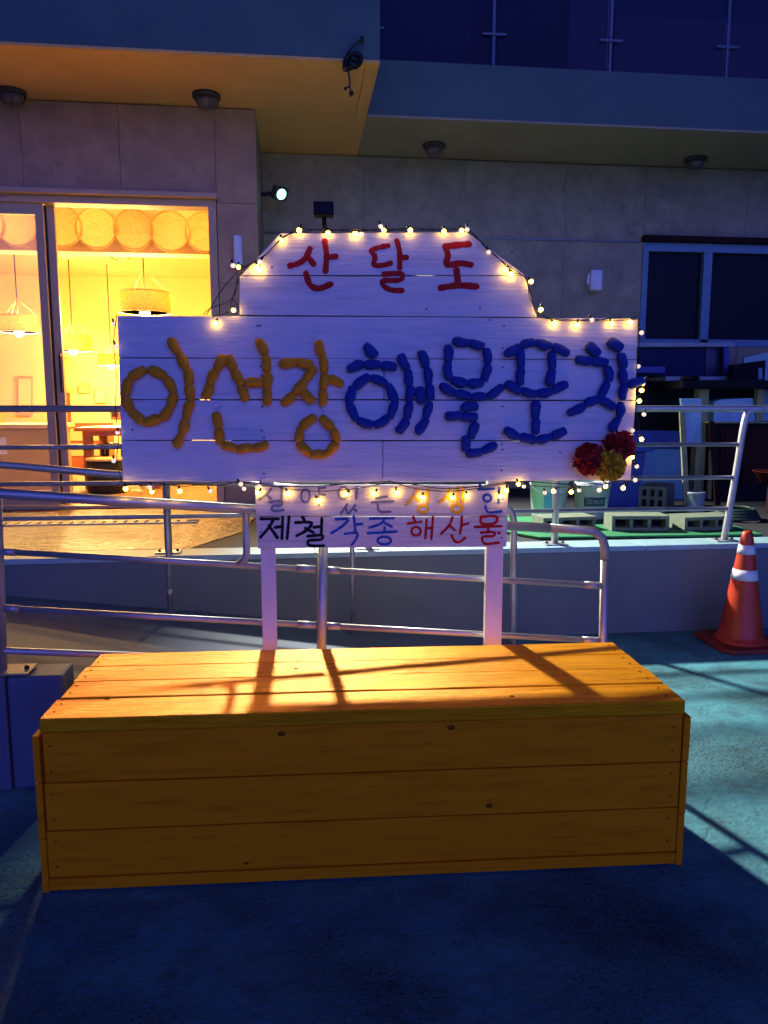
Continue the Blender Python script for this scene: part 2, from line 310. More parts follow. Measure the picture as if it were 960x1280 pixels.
# walls behind the cladding
mb = MB(); mb.box(-7, -3.3, 6.52, 6.7, .55, 3.70); mb.box(-3.3, -.60, 6.52, 6.7, 3.01, 3.70); mb.box(-.60, XS-.012, 6.52, 7.7, .55, 3.70)
mb.box(XS-.011, 3.44, 7.57, 7.8, .55, 3.70); mb.box(3.44, 6.6, 7.57, 7.8, 3.02, 3.70); mb.box(3.44, 6.6, 7.57, 7.8, .55, 2.0); mb.box(6.6, 9, 7.57, 7.8, .55, 3.7)
obj('backing_wall', mb, 'joint', B)
def panel(x0, x1, z0, z1, Y): mb = MB(); g_ = .0014; mb.box(x0+g_, x1-g_, Y, Y+.019, z0+g_, z1-g_); return obj('stone_panel', mb, 'stone_doorlit' if Y < 7 else 'stone', B, bevel=.0015)
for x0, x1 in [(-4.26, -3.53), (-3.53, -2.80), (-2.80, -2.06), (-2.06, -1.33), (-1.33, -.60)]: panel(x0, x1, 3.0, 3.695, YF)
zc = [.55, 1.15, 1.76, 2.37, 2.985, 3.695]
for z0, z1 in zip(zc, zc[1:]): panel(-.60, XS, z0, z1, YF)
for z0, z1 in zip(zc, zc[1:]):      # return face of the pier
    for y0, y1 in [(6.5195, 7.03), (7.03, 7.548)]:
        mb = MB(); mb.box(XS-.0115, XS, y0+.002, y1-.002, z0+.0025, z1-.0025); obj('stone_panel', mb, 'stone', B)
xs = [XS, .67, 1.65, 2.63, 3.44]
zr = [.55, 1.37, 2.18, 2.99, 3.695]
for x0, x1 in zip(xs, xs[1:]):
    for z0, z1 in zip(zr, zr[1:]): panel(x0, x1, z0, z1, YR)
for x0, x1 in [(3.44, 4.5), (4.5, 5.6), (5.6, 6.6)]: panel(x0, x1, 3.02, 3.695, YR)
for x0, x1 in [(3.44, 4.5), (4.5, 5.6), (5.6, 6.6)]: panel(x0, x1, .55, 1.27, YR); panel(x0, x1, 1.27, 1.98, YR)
# door
D = obj('door_frame', (lambda m: (m.box(-3.3, -.603, 6.47, 6.62, 2.945, 2.998), m.box(-.665, -.603, 6.47, 6.62, .56, 2.944), m.box(-3.3, -.665, 6.47, 6.62, .552, .575), m)[-1])(MB()), 'alu', B, bevel=.002)
mb = MB(); mb.box(-3.4, -.585, 6.40, 6.499, 3.0, 3.035); obj('door_lintel', mb, 'alu', B, bevel=.003)
leaf = MB(); x0, x1 = -3.1, -1.93
leaf.box(x1-.062, x1, 6.5, 6.54, .58, 2.94); leaf.box(x0, x0+.07, 6.5, 6.54, .58, 2.94); leaf.box(x0+.07, x1-.062, 6.5, 6.54, 2.86, 2.94); leaf.box(x0+.07, x1-.062, 6.5, 6.54, .58, .70)
lf = obj('sliding_door', leaf, 'alu', B, bevel=.002)
mb = MB(); mb.box(x0+.07, x1-.062, 6.517, 6.523, .70, 2.86); obj('pane', mb, 'glass_hazy', lf)
mb = MB(); mb.box(-1.922, -1.862, 6.56, 6.60, .58, 2.94); l2 = obj('sliding_door', mb, 'alu', B, bevel=.002)
mb = MB(); mb.box(-1.9295, -1.9225, 6.53, 6.598, .58, 2.94); obj('gap_shade', mb, 'dark', l2)  # dark strip painted in for the shade in the gap between stiles
mb = MB(); mb.tube([(-1.875, 6.545, 1.5), (-1.875, 6.53, 1.52), (-1.875, 6.53, 1.78), (-1.875, 6.545, 1.8)], .009); obj('handle', mb, 'dark', l2)
# room
mb = MB()
mb.box(-7, -.6, 12.0, 12.1, .55, 3.4); mb.box(-7.1, -7, 6.7, 12, .55, 3.4); mb.box(-.62, -.61, 6.7, 12, .55, 3.3)
obj('room_wall', mb, 'room', B)
mb = MB(); mb.box(-7, -.6, 6.7, 12, 3.25, 3.35); obj('room_ceiling', mb, 'room', B)
mb = MB(); mb.box(-7, -.6, 6.5, 12, .50, .549); obj('room_floor', mb, 'flagstone', B)
mb = MB(); mb.box(-6.9, -.63, 7.45, 7.65, 2.76, 3.249); obj('ceiling_beam', mb, 'room_trim', B)
for x in (-4.6, -3.4, -2.2, -1.2): mb = MB(); mb.box(x-.005, x+.005, 11.985, 12.0, .6, 3.2); obj('wall_seam', mb, 'room_trim', B)
for z in (1.35, 1.75, 2.15): mb = MB(); mb.box(-2.19, -.65, 11.985, 12.0, z, z+.01); obj('wall_seam', mb, 'room_trim', B)
# window on the right
wf = MB(); wf.box(3.44, 6.6, 7.54, 7.66, 2.90, 2.985); wf.box(3.44, 3.50, 7.54, 7.66, 2.0, 2.90); wf.box(4.08, 4.17, 7.54, 7.66, 2.0, 2.90); wf.box(3.50, 6.6, 7.54, 7.66, 1.98, 2.05)
wo = obj('window_frame', wf, 'frame_blue', B, bevel=.003)
mb = MB(); mb.box(3.50, 4.08, 7.60, 7.61, 2.05, 2.90); mb2 = MB(); mb2.box(4.17, 6.6, 7.60, 7.61, 2.05, 2.90)
obj('pane', mb, 'glass_dark', wo); obj('pane', mb2, 'glass_dark', wo)
mb = MB(); mb.box(4.00, 4.078, 7.615, 7.64, 2.05, 2.90); obj('sash', mb, 'navy', wo)
mb = MB(); mb.box(3.42, 6.7, 7.47, 7.549, 2.987, 3.04); obj('window_head', mb, 'darkwood', B)
# upper floor behind the balcony
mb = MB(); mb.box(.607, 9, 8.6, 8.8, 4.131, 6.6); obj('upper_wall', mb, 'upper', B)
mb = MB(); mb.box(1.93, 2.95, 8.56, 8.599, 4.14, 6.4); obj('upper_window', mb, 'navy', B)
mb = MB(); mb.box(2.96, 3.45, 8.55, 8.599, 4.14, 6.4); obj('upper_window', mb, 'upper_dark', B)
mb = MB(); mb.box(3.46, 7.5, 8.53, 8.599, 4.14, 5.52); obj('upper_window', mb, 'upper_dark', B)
# conduit along the wall
mb = MB(); mb.tube([(XS+.02, 7.538, 2.985), (3.41, 7.538, 2.985)], .009); obj('conduit', mb, 'shelf', B)

# balcony railing (thing on the building)
R = thing('balcony_railing', (2.6, 6.7, 4.13), 'glass balcony railing with thin steel posts on the blue ledge', 'railing')
px_ = [.66, 1.675, 2.68, 3.72, 4.76, 5.8]
for i, x in enumerate(px_):
    mb = MB(); mb.box(x-.012, x+.012, 6.68, 6.705, 4.131, 5.25); p = obj('post', mb, 'post_dark', R)
    for dz in (4.42, 5.05):
        mb = MB(); mb.box(x-.10, x+.10, 6.665, 6.679, dz-.009, dz+.009); obj('clamp', mb, 'post_dark', p)
for a, b in zip(px_, px_[1:]):
    mb = MB(); mb.box(a+.03, b-.03, 6.69, 6.70, 4.17, 5.15); obj('glass_pane', mb, 'glass', R)
mb = MB(); mb.box(.62, 6, 6.675, 6.715, 5.25, 5.29); obj('top_rail', mb, 'steel_dull', R)
mb = MB(); mb.tube([(.62, 7.4, 4.34), (6, 7.4, 4.34)], .012); obj('low_pipe', mb, 'dark', B)
for x, lab in ((1.02, 'small pale spotlight behind balcony glass left of the first post'), (3.55, 'small dark spotlight behind balcony glass near the right')):
    t = thing('balcony_spotlight', (x, 6.95, 4.131), lab, 'lamp')
    mb = MB(); mb.box(x-.03, x+.03, 6.92, 6.98, 4.14, 4.24); obj('lamp_body', mb, 'box_blue' if x < 2 else 'navy', t, bevel=.006)
    mb = MB(); mb.tube([(x, 6.95, 4.131), (x, 6.95, 4.15)], .02); obj('base', mb, 'dark', t)

# soffit lamps
def soffit_lamp(x, y, label):
    t = thing('soffit_lamp', (x, y, 3.70), label, 'lamp', group='unlit ribbed lamps under the overhangs')
    mb = MB(); mb.lathe([(.085, .004), (.105, 0), (.105, -.022), (.085, -.026)], 20, (0, 0, 0)); obj('rim', mb, 'lampgrey', t, local=True)
    mb = MB(); mb.lathe([(.082, -.0262), (.078, -.06), (.06, -.088), (.001, -.092)], 20); obj('lamp_glass', mb, 'lampglass', t, local=True)
    for k in range(4):
        a = k*pi/2+.4; mb = MB(); mb.tube([(.09*cos(a), .09*sin(a), -.02), (.083*cos(a), .083*sin(a), -.06), (.05*cos(a), .05*sin(a), -.096)], .005); obj('guard_bar', mb, 'lampgrey', t, local=True)
soffit_lamp(-2.06, 6.36, 'unlit round lamp under the orange lit soffit at the left photo edge')
soffit_lamp(-.63, 6.26, 'unlit round lamp under the orange lit soffit above the glass door')
soffit_lamp(1.27, 7.18, 'unlit round lamp under the dim soffit straight above the sign')
soffit_lamp(3.80, 7.28, 'unlit round lamp under the dim soffit above the dark window')

# floodlight on the pier's side
FL = aty(352, 243, 7.25); aim = Vector((3.0, 2.9, .3)); fd = (aim-FL).normalized()
t = thing('floodlight', FL, 'glaring cold white floodlight on the stone pier beside the sign', 'floodlight')
mb = MB(); mb.bar(FL-fd*.06, FL-fd*.004, .14, .11); obj('housing', mb, 'lampgrey', t, bevel=.006)
mb = MB(); mb.lathe([(.001, .0), (.046, .0), (.046, .003), (.001, .004)], 14, FL-fd*.003, axis=fd); obj('light_face', mb, 'flood', t)
mb = MB(); mb.bar((XS, FL.y+.03, FL.z), FL-fd*.05, .02, .03); obj('bracket', mb, 'dark', t)
sp = bpy.data.lights.new('floodlight_beam', 'SPOT'); so = bpy.data.objects.new('floodlight_beam', sp); COL.objects.link(so)
so.location = FL+fd*.03; so.rotation_euler = fd.to_track_quat('-Z', 'Y').to_euler()
sp.energy = 2900; sp.color = (.95, .95, .88); sp.spot_size = radians(84); sp.spot_blend = .8; sp.shadow_soft_size = .10

# wall boxes
t = thing('wall_box', (2.95, 7.5, 2.49), 'white plastic vent hood on the dim stone wall right of the sign', 'vent')
mb = MB(); mb.box(2.875, 3.0, 7.44, 7.549, 2.50, 2.70); obj('hood', mb, 'vent_white', t, bevel=.02)
mb = MB(); mb.box(2.85, 2.874, 7.47, 7.549, 2.56, 2.66); obj('side_plate', mb, 'vent_white', t, bevel=.004)
t = thing('wall_box', (-.44, 6.45, 2.52), 'tall white plastic cover on the stone pier beside the door', 'vent')
mb = MB(); mb.box(-.475, -.405, 6.44, 6.499, 2.50, 2.735); obj('hood', mb, 'vent_white', t, bevel=.015)
mb = MB(); mb.box(-.465, -.415, 6.446, 6.49, 2.48, 2.4995); obj('outlet', mb, 'dark', t)

# hanging cable at the soffit corner
t = thing('dangling_cable', (.42, 5.54, 3.7), 'black coiled cable dangling from the soffit corner', 'cable')
P = lambda x, y, Y=5.5: aty(400+x/9.6, 30+y/9.6, Y)
mb = MB(); mb.tube(smooth_path([P(500, 190), P(440, 220), P(370, 300), P(325, 380), P(330, 450)]), .006); obj('bracket_arm', mb, 'cable', t)
mb = MB(); mb.lathe([(.001, -.02), (.012, -.018), (.014, 0), (.012, .018), (.001, .02)], 10, P(505, 190, 5.52)); obj('wall_plug', mb, 'cable', t)
mb = MB()
for k in range(9):
    c = P(395, 445, 5.49); a0 = k*.7; rr = .038+.009*(k % 4)
    mb.tube([c + Vector((rr*cos(q)*1.02, .006*(k-4)+.01*sin(q*2+k), rr*.85*sin(q+k*.1))) for q in [i*2*pi/16+a0 for i in range(17)]], .006, 6)
mb.tube([P(330, 350, 5.49), P(380, 420, 5.48), P(450, 500, 5.49)], .012); mb.tube([P(450, 380, 5.48), P(380, 440, 5.47), P(330, 490, 5.48)], .012); mb.tube([P(350, 380, 5.47), P(400, 410, 5.46), P(460, 440, 5.47)], .016); mb.tube([P(335, 460, 5.47), P(400, 490, 5.46), P(470, 480, 5.47)], .016)
obj('coil', mb, 'cable', t)
mb = MB(); mb.tube(smooth_path([P(325, 490), P(345, 600), P(355, 680), P(352, 740), P(305, 775)]), .006, 6)
mb.tube(smooth_path([P(352, 740), P(365, 785), P(375, 830), P(358, 880)]), .005, 6); obj('loose_wire', mb, 'cable', t)
for q, w_ in (((305, 775), .012), ((375, 830), .018)): mb = MB(); mb.lathe(ball(w_, 6), 8, P(*q)); obj('connector', mb, 'cable', t)

# ================================================================== INTERIOR THINGS
IL = []
def pendant(px, py, Y, wpx, label, cord_x=None):
    c = aty(px, py, Y); k = Y/F*1.06; r = wpx*k/2; h = r*.78
    t = thing('pendant_lamp', (c.x, c.y, 3.25), label, 'pendant lamp', group='woven pendant lamps in the restaurant')
    mb = MB(); mb.lathe([(r, 0), (r*.985, h*.5), (r*.93, h), (r*.90, h), (r*.955, h*.5), (r*.97, 0)], 28, (c.x, c.y, c.z-h/2)); sh = obj('lamp_shade', mb, 'shade', t)
    for z in (0, h): mb = MB(); rr = r if z == 0 else r*.94; mb.tube([(c.x+rr*cos(a), c.y+rr*sin(a), c.z-h/2+z) for a in [i*2*pi/24 for i in range(25)]], .007, 5, False); obj('shade_ring', mb, 'wicker', sh)
    mb = MB(); mb.tube([(c.x, c.y, 3.25), (c.x, c.y, c.z-h/2+.06)], .006, 5); obj('cord', mb, 'cable', t)
    for a in (.2, 2.3, 4.4): mb = MB(); mb.tube([(c.x, c.y, c.z+h/2+r*.9), (c.x+r*.93*cos(a), c.y+r*.93*sin(a), c.z+h/2)], .003, 4); obj('hanger_string', mb, 'wicker', t)
    bp = (c.x, c.y, c.z-h/2-.0); mb = MB(); mb.lathe(ball(.05, 8), 12, bp); obj('bulb', mb, 'lamp', t)
    l = bpy.data.lights.new('pendant_light', 'POINT'); lo = bpy.data.objects.new('pendant_light', l); COL.objects.link(lo); lo.location = (c.x, c.y, c.z-h/2-.10)
    l.energy = 200; l.color = (1, .60, .20); l.shadow_soft_size = .04
    l = l.copy(); lo = bpy.data.objects.new('shade_light', l); COL.objects.link(lo); lo.location = (c.x, c.y, c.z); l.energy = 95
pendant(181, 378, 7.75, 56, 'largest woven pendant lamp, glowing just above the sign top')
pendant(23, 405, 8.1, 43, 'woven pendant lamp glowing behind the sliding door glass')
pendant(91, 429, 9.3, 41, 'woven pendant lamp glowing in the doorway beside the door stile')
pendant(139, 450, 11.0, 29, 'smallest woven pendant lamp, half hidden at the sign corner')
for x, lb in ((-2.55, 'bright recessed ceiling light behind the sliding door glass'), (-1.75, 'bright recessed ceiling light just inside the open doorway'), (-.95, 'bright recessed ceiling light at the right of the doorway')):
    t = thing('ceiling_light', (x, 7.02, 3.25), lb, 'ceiling light')
    mb = MB(); mb.lathe([(.001, -.012), (.06, -.012), (.06, -.002), (.001, -.002)], 16, (x, 7.02, 3.25)); obj('diffuser', mb, 'lamp', t)
    mb = MB(); mb.lathe([(.062, -.001), (.062, -.02), (.08, -.014), (.08, -.001)], 18, (x, 7.02, 3.25)); obj('trim_ring', mb, 'room_trim', t)
    l = bpy.data.lights.new('ceiling_light_glow', 'POINT'); lo = bpy.data.objects.new('ceiling_light_glow', l); COL.objects.link(lo); lo.location = (x, 7.02, 3.16)
    l.energy = 8; l.color = (1, .58, .18); l.shadow_soft_size = .06
# baskets on the beam
bk0 = None
bxs = [(-19, 282), (23, 283), (79, 284), (121.5, 286), (168, 288), (213.5, 290), (257, 291)]
names = ['cut by the left photo edge outside', 'behind the sliding door glass', 'next to the door stile, half hidden', 'third from the doorway right end, above the nearest cord', 'second', 'first', 'last']
blab = ['round woven basket on the beam, cut off by the photo edge', 'round woven basket on the beam seen through the sliding door glass', 'round woven basket on the beam just right of the door stile',
        'round woven basket on the beam, second right of the door stile', 'round woven basket on the beam straight above the largest pendant lamp left side', 'round woven basket on the beam, second from the right door jamb', 'round woven basket on the beam half hidden by the right door jamb']
for (x, y), lb in zip(bxs, blab):
    c = aty(x, y, 7.40)
    if bk0 is None:
        t = thing('woven_basket', c, lb, 'basket', group='round baskets on the beam'); bk0 = t
        mb = MB(); mb.lathe([(.001, .0), (.10, .0), (.165, -.02), (.172, -.045), (.162, -.045), (.15, -.025), (.001, -.012)], 28, axis=(0, 1, 0)); bd = obj('basket_body', mb, 'wicker', t, local=True)
        mb = MB(); mb.tube([(.172*cos(a), -.045, .172*sin(a)) for a in [i*2*pi/28 for i in range(29)]], .009, 6, False); obj('rim', mb, 'basket_rim', t, local=True)
    else:
        t = copy_tree(bk0); t.location = c; t['label'] = lb
# ac cassette
t = thing('ceiling_air_conditioner', (-2.2, 9.4, 3.25), 'white square air conditioner cassette on the restaurant ceiling', 'air conditioner')
mb = MB(); mb.box(-2.50, -1.78, 8.2, 9.0, 2.96, 3.2495); obj('cassette_body', mb, 'room_trim', t, bevel=.02)
mb = MB(); mb.box(-2.52, -1.76, 8.17, 8.199, 2.94, 2.985); obj('front_trim', mb, 'table', t)
mb = MB(); mb.box(-2.35, -1.93, 8.4, 8.85, 2.94, 2.9595); obj('grille', mb, 'wicker', t)
for a in (8.25, 8.93): mb = MB(); mb.box(-2.4, -1.9, a, a+.05, 2.95, 2.9595); obj('louver', mb, 'counter', t)
# table, stools, counter, picture
def pt(x, z, Y): return None
t = thing('dining_table', (-1.8, 8.3, .55), 'red brown wooden table inside the restaurant doorway', 'table')
mb = MB(); mb.box(-2.17, -1.30, 7.88, 8.75, 1.135, 1.17); obj('tabletop', mb, 'table', t, bevel=.004)
mb = MB(); mb.box(-2.11, -1.36, 7.95, 7.97, 1.085, 1.134); obj('apron', mb, 'table', t)
for x in (-2.075, -1.42):
    for y in (7.98, 8.62): mb = MB(); mb.box(x-.042, x+.042, y, y+.08, .55, 1.134); obj('leg', mb, 'table', t)
def chair(x, y, rz_, lab):
    t = thing('dining_chair', (x, y, .55), lab, 'chair', rz_)
    mb = MB(); n = 6; V = []
    for i in range(n+1):
        k = i/n; zz_ = .40+k*.36; yy = -.20-.11*k*k; V += [(-.19+.03*k, yy, zz_), (.19-.03*k, yy, zz_), (.19-.03*k, yy+.02, zz_), (-.19+.03*k, yy+.02, zz_)]
    fs = [(3, 2, 1, 0), tuple(4*n+q for q in range(4))]
    for i in range(n):
        for q in range(4): fs.append((4*i+q, 4*i+(q+1) % 4, 4*i+4+(q+1) % 4, 4*i+4+q))
    mb.add(V, fs, True); obj('backrest', mb, 'dark', t, local=True)
    mb = MB(); mb.box(-.2, .2, -.2, .2, .40, .44); obj('seat', mb, 'dark', t, local=True, bevel=.01)
    for a, b in ((-1, -1), (1, -1), (-1, 1), (1, 1)): mb = MB(); mb.bar((a*.17, b*.17, .40), (a*.19, b*.20, 0), .03, .03); obj('leg', mb, 'dark', t, local=True)
chair(-2.14, 8.12, -1.35, 'dark curved chair left of the red brown table')
chair(-1.78, 8.55, 2.9, 'dark chair back rising behind the red brown table')
t = thing('stool', (-1.83, 7.68, .55), 'black barrel shaped stool in front of the red brown table', 'stool')
mb = MB(); mb.lathe([(.17, 0), (.185, .03), (.185, .28), (.175, .31), (.001, .31)], 24); obj('barrel', mb, 'dark', t, local=True)
mb = MB(); mb.lathe([(.001, .312), (.19, .312), (.19, .335), (.001, .337)], 24); obj('seat', mb, 'counter', t, local=True)
c = aty(83, 470, 11.9)
t = thing('wall_ornament', (c.x, 11.9, c.z-.4), 'orange paddle shaped ornament hanging on the restaurant back wall', 'ornament')
mb = MB(); mb.lathe([(.001, 0), (.17, 0), (.17, .02), (.001, .03)], 20, (c.x, 11.93, c.z), axis=(0, 1, 0), sy=1.6); obj('paddle', mb, 'wicker', t)
mb = MB(); mb.box(c.x-.02, c.x+.02, 11.93, 11.96, c.z-.75, c.z-.25); obj('handle', mb, 'table', t)
for (x0, y0, x1, y1), m_, lb in (((98, 478, 112, 492), 'counter', 'square beige note on the back wall below the small lamp'), ((118, 486, 132, 504), 'room_trim', 'pale menu sheet on the back wall right of the square note'), ((22, 470, 40, 520), 'room_trim', 'tall pale menu board on the wall behind the sliding glass')):
    q = [aty(x, y, 11.95) for x, y in ((x0, y0), (x1, y0), (x1, y1), (x0, y1))]; t = thing('wall_poster', (q[2].x, 11.95, q[2].z), lb, 'poster')
    mb = MB(); mb.prism(q, (0, .03, 0)); obj('frame', mb, 'basket_rim', t)
    cc = sum(q, Vector())/4; mb = MB(); mb.prism([cc+(v-cc)*.86-Vector((0, .004, 0)) for v in q], (0, .003, 0)); obj('sheet', mb, m_, t)
t = thing('reception_counter', (-3.1, 7.5, .55), 'beige counter behind the sliding door glass', 'counter')
mb = MB(); mb.box(-4.2, -2.18, 7.3, 7.8, .55, 1.18); obj('counter_body', mb, 'counter', t, bevel=.01)
mb = MB(); mb.box(-4.25, -2.14, 7.27, 7.83, 1.181, 1.22); obj('countertop', mb, 'room_trim', t, bevel=.005)
mb = MB(); mb.box(-2.72, -2.60, 7.294, 7.3, .95, 1.10); obj('paper_note', mb, 'vent_white', t)
t = thing('wall_shelf', (-2.6, 11.8, 1.0), 'small dark framed picture on the restaurant back wall', 'picture')
mb = MB(); mb.box(-2.75, -2.50, 11.95, 11.985, 1.19, 1.32); obj('picture_frame', mb, 'table', t)
mb = MB(); mb.box(-2.73, -2.64, 11.94, 11.949, 1.21, 1.30); mb.box(-2.61, -2.52, 11.94, 11.949, 1.21, 1.30); obj('picture_panel', mb, 'darkwood', t)
t = thing('side_cabinet', (-3.0, 10.6, .55), 'low orange brown cabinet deep inside the doorway', 'cabinet')
mb = MB(); mb.box(-3.25, -2.5, 10.6, 11.0, .55, 1.15); obj('cabinet_body', mb, 'table', t)
for z in (.72, .92): mb = MB(); mb.box(-3.2, -2.55, 10.585, 10.599, z, z+.16); obj('drawer', mb, 'counter', t)
# drain grate in the terrace
t = thing('drain_grate', (-1.7, 5.65, .548), 'slotted metal drain grate in the lit terrace floor', 'drain')
mb = MB(); mb.box(-4, -.72, 5.605, 5.618, .5485, .558); mb.box(-4, -.72, 5.722, 5.735, .5485, .558); obj('grate_frame', mb, 'steel_dull', t)
mb = MB(); mb.box(-4, -.72, 5.6185, 5.7215, .5485, .5492); obj('slot_shade', mb, 'black', t)  # flat black strip paints the shaded depth beneath the slots
x = -3.0; sb = MB(); sb.box(-.024, .024, -.051, .051, 0, .008); s0 = None
while x < -.75:
    if s0 is None: s0 = obj('slat', sb, 'counter', t, local=True)
    else:
        c2 = s0.copy(); COL.objects.link(c2); c2.parent = t; s0_ = c2
    (s0 if x == -3.0 else c2).location = (x+1.7, .02, .0018); x += .075

# ================================================================== RAILINGS
def elbow(p, q, r, rad=.08, n=6):    # rounded path p->corner->q handled by caller
    return p
def base_plate(x, y, z, par, w_=.07, m='steel_dull'):
    mb = MB(); mb.box(x-w_, x+w_, y-w_*.75, y+w_*.75, z, z+.007); o = obj('base_plate', mb, m, par, bevel=.002)
    for sx in (-1, 1):
        mb = MB(); mb.lathe([(.009, 0), (.009, .008), (.005, .012), (.001, .012)], 6, (x+sx*w_*.72, y, z+.007)); obj('bolt', mb, 'screw', o)
T = thing('terrace_railing', (.4, 4.49, .548), 'level steel railing with four rails along the terrace edge', 'railing')
rr_ = .019
for i, x in enumerate([-3.07, -1.91, -.745, .41, 1.565]):
    mb = MB(); mb.tube([(x, 4.49, .55), (x, 4.49, 1.35)], .021, 12); obj('post', mb, 'steel', T); base_plate(x, 4.49, .549, T)
mb = MB(); mb.tube(smooth_path([(2.665, 4.49, .55), (2.72, 4.49, 1.0), (2.75, 4.49, 1.28), (2.78, 4.49, 1.355), (2.86, 4.49, 1.37)], 5), .021, 12); obj('post', mb, 'steel', T)
base_plate(2.665, 4.49, .549, T)
mb = MB(); mb.tube([(-4, 4.49, 1.375), (2.85, 4.49, 1.372), (6, 4.49, 1.37)], .020, 12); obj('top_rail', mb, 'steel', T)
for z, xe in ((1.165, 2.735), (.96, 2.715), (.765, 2.69)): mb = MB(); mb.tube([(-4, 4.49, z), (xe, 4.49, z-.012)], .013, 10); obj('rail', mb, 'steel_dull', T)

# inner ramp handrail
H = thing('ramp_handrail', (0, 4.2, .2), 'sloping handrail beside the terrace wall with thin posts', 'handrail')
mb = MB(); q = aty(0, 580, 4.2); s_ = (1.035-1.09)/(.62)
pts = [(-4, 4.2, 1.088+.115*2.45)] + [(x, 4.2, 1.088-.093*(x+1.54)) for x in (-1.54, 0, 1.0, 1.12)]
pts += [(1.185, 4.2, .815), (1.215, 4.2, .76), (1.222, 4.2, .66), (1.235, 4.2, .02)]
mb.tube(smooth_path(pts, 4), .020, 12); obj('handrail_tube', mb, 'steel', H)
mb = MB(); mb.tube([(-.70, 4.2, rz(-.70)), (-.70, 4.2, 1.0)], .014, 10); obj('post', mb, 'steel_dull', H)
mb = MB(); mb.tube([(.3, 4.2, rz(.3)), (.3, 4.2, .90)], .014, 10); obj('post', mb, 'steel_dull', H)
for x in (-.70, 1.235): mb = MB(); mb.lathe([(.03, 0), (.03, .01), (.018, .02)], 14, (x, 4.2, rz(x)+.0)); obj('foot_flange', mb, 'steel_dull', H)
mb = MB(); mb.tube([(-.70, 4.2, .36), (-.70, 4.2, .40)], .017, 10); obj('collar', mb, 'steel', H)

# front ramp railing
FR = thing('front_railing', (0, 2.85, .2), 'sloping steel railing with rounded end behind the bench', 'railing')
zl = lambda x, zL, zR: zL + (x+1.05)*(zR-zL)/2.25
def railpts(zL, zR, x0=-3.2, x1=1.2): return [(x0, 2.85, zl(x0, zL, zR)), (x1, 2.85, zl(x1, zL, zR))]
mb = MB(); e = zl(1.10, 1.085, .905)
mb.tube([(-3.2, 2.85, zl(-3.2, 1.085, .905)), (.97, 2.85, zl(.97, 1.085, .905))], .0188, 14); obj('handrail_tube', mb, 'steel', FR)
mb = MB(); mb.tube([(.972, 2.85, zl(.972, 1.085, .905)), (1.12, 2.85, zl(1.12, 1.085, .905)), (1.155, 2.85, e-.008), (1.185, 2.85, e-.032), (1.198, 2.85, e-.07), (1.20, 2.85, e-.12)], .0172, 14); obj('end_bend', mb, 'steel_dull', FR)
mb = MB(); mb.tube([(1.20, 2.85, e-.11), (1.212, 2.85, .0)], .0165, 14); obj('post', mb, 'steel', FR)
for x, zb in ((-1.075, .43), (.085, .13)):
    mb = MB(); mb.tube([(x-.01, 2.85, zb), (x+.012, 2.85, zl(x, 1.085, .905)-.02)], .0185, 14); obj('post', mb, 'steel', FR)
for zL, zR in ((.875, .688), (.665, .463)):
    for a, b in ((-3.2, -1.09), (-1.06, .065), (.105, 1.19)):
        mb = MB(); A_, B_ = Vector((a, 2.85, zl(a, zL, zR))), Vector((b, 2.85, zl(b, zL, zR))); mb.tube([A_, A_+(B_-A_).normalized()*.05], .0140, 12); mb.tube([A_, B_], .0115, 12); mb.tube([B_-(B_-A_).normalized()*.07, B_], .0140, 12); obj('rail', mb, 'steel', FR)
mb = MB(); mb.tube([(-3.2, 2.85, zl(-3.2, .505, .33)), (.06, 2.85, zl(.06, .505, .33))], .0132, 10); obj('rail', mb, 'steel', FR)
base_plate(-1.05, 2.845, .4315, FR, .075, 'alu')
a_, b_ = zl(-.19, 1.085, .905), zl(-.19, .875, .688)
mb = MB(); mb.tube([(-.19, 2.85, a_), (-.19, 2.85, b_+.05), (-.197, 2.85, b_+.022), (-.222, 2.85, b_+.006)], .0135, 12); obj('baluster', mb, 'steel', FR)
# footing block
mb = MB(); mb.box(-3.2, -1.053, 2.775, 2.93, 0, .43); t = thing('footing_block', (-1.5, 2.85, 0), 'blue grey concrete curb block carrying the left railing post', 'curb')
obj('block', mb, 'ramp', t, bevel=.006)
mb = MB(); mb.box(-1.050, -.855, 2.785, 2.935, 0, .426); obj('block', mb, 'ramp', t, bevel=.012)
mb = MB(); mb.box(-3.2, 1.24, 2.9355, 2.9795, 0, .02); obj('curb_strip', mb, 'ramp', t)

# ================================================================== BENCH
L0, R0 = Vector((-.749, 2.142, 0)), Vector((1.145, 2.063, 0)); bang = atan2((R0-L0).y, (R0-L0).x); BW = (R0-L0).length
BE = thing('bench', L0, 'long yellow painted plank bench with four top planks', 'bench', bang)
Bd = .575
def bbox(name, x0, x1, y0, y1, z0, z1, m='yellow', bev=.003, jit=0):
    mb = MB(); nx = 14; r = random.Random(hash((round(x0, 3), round(y0, 3), round(z0, 3))) & 0xffff)
    xs_ = [x0+(x1-x0)*i/nx for i in range(nx+1)]
    off = [(r.uniform(-jit, jit), r.uniform(-jit, jit)) for _ in xs_]
    ring = []
    for xx, (a, b) in zip(xs_, off): ring += [(xx, y0+a*.5, z0), (xx, y1, z0), (xx, y1, z1+b*.5), (xx, y0+a, z1+b)]
    fs = [(3, 2, 1, 0), tuple(4*nx+k for k in range(4))]
    for i in range(nx):
        for k in range(4): fs.append((4*i+k, 4*i+(k+1) % 4, 4*i+4+(k+1) % 4, 4*i+4+k))
    mb.add(ring, fs); return obj(name, mb, m, BE, local=True, bevel=bev)
ys = [0, .142, .284, .426, .566]
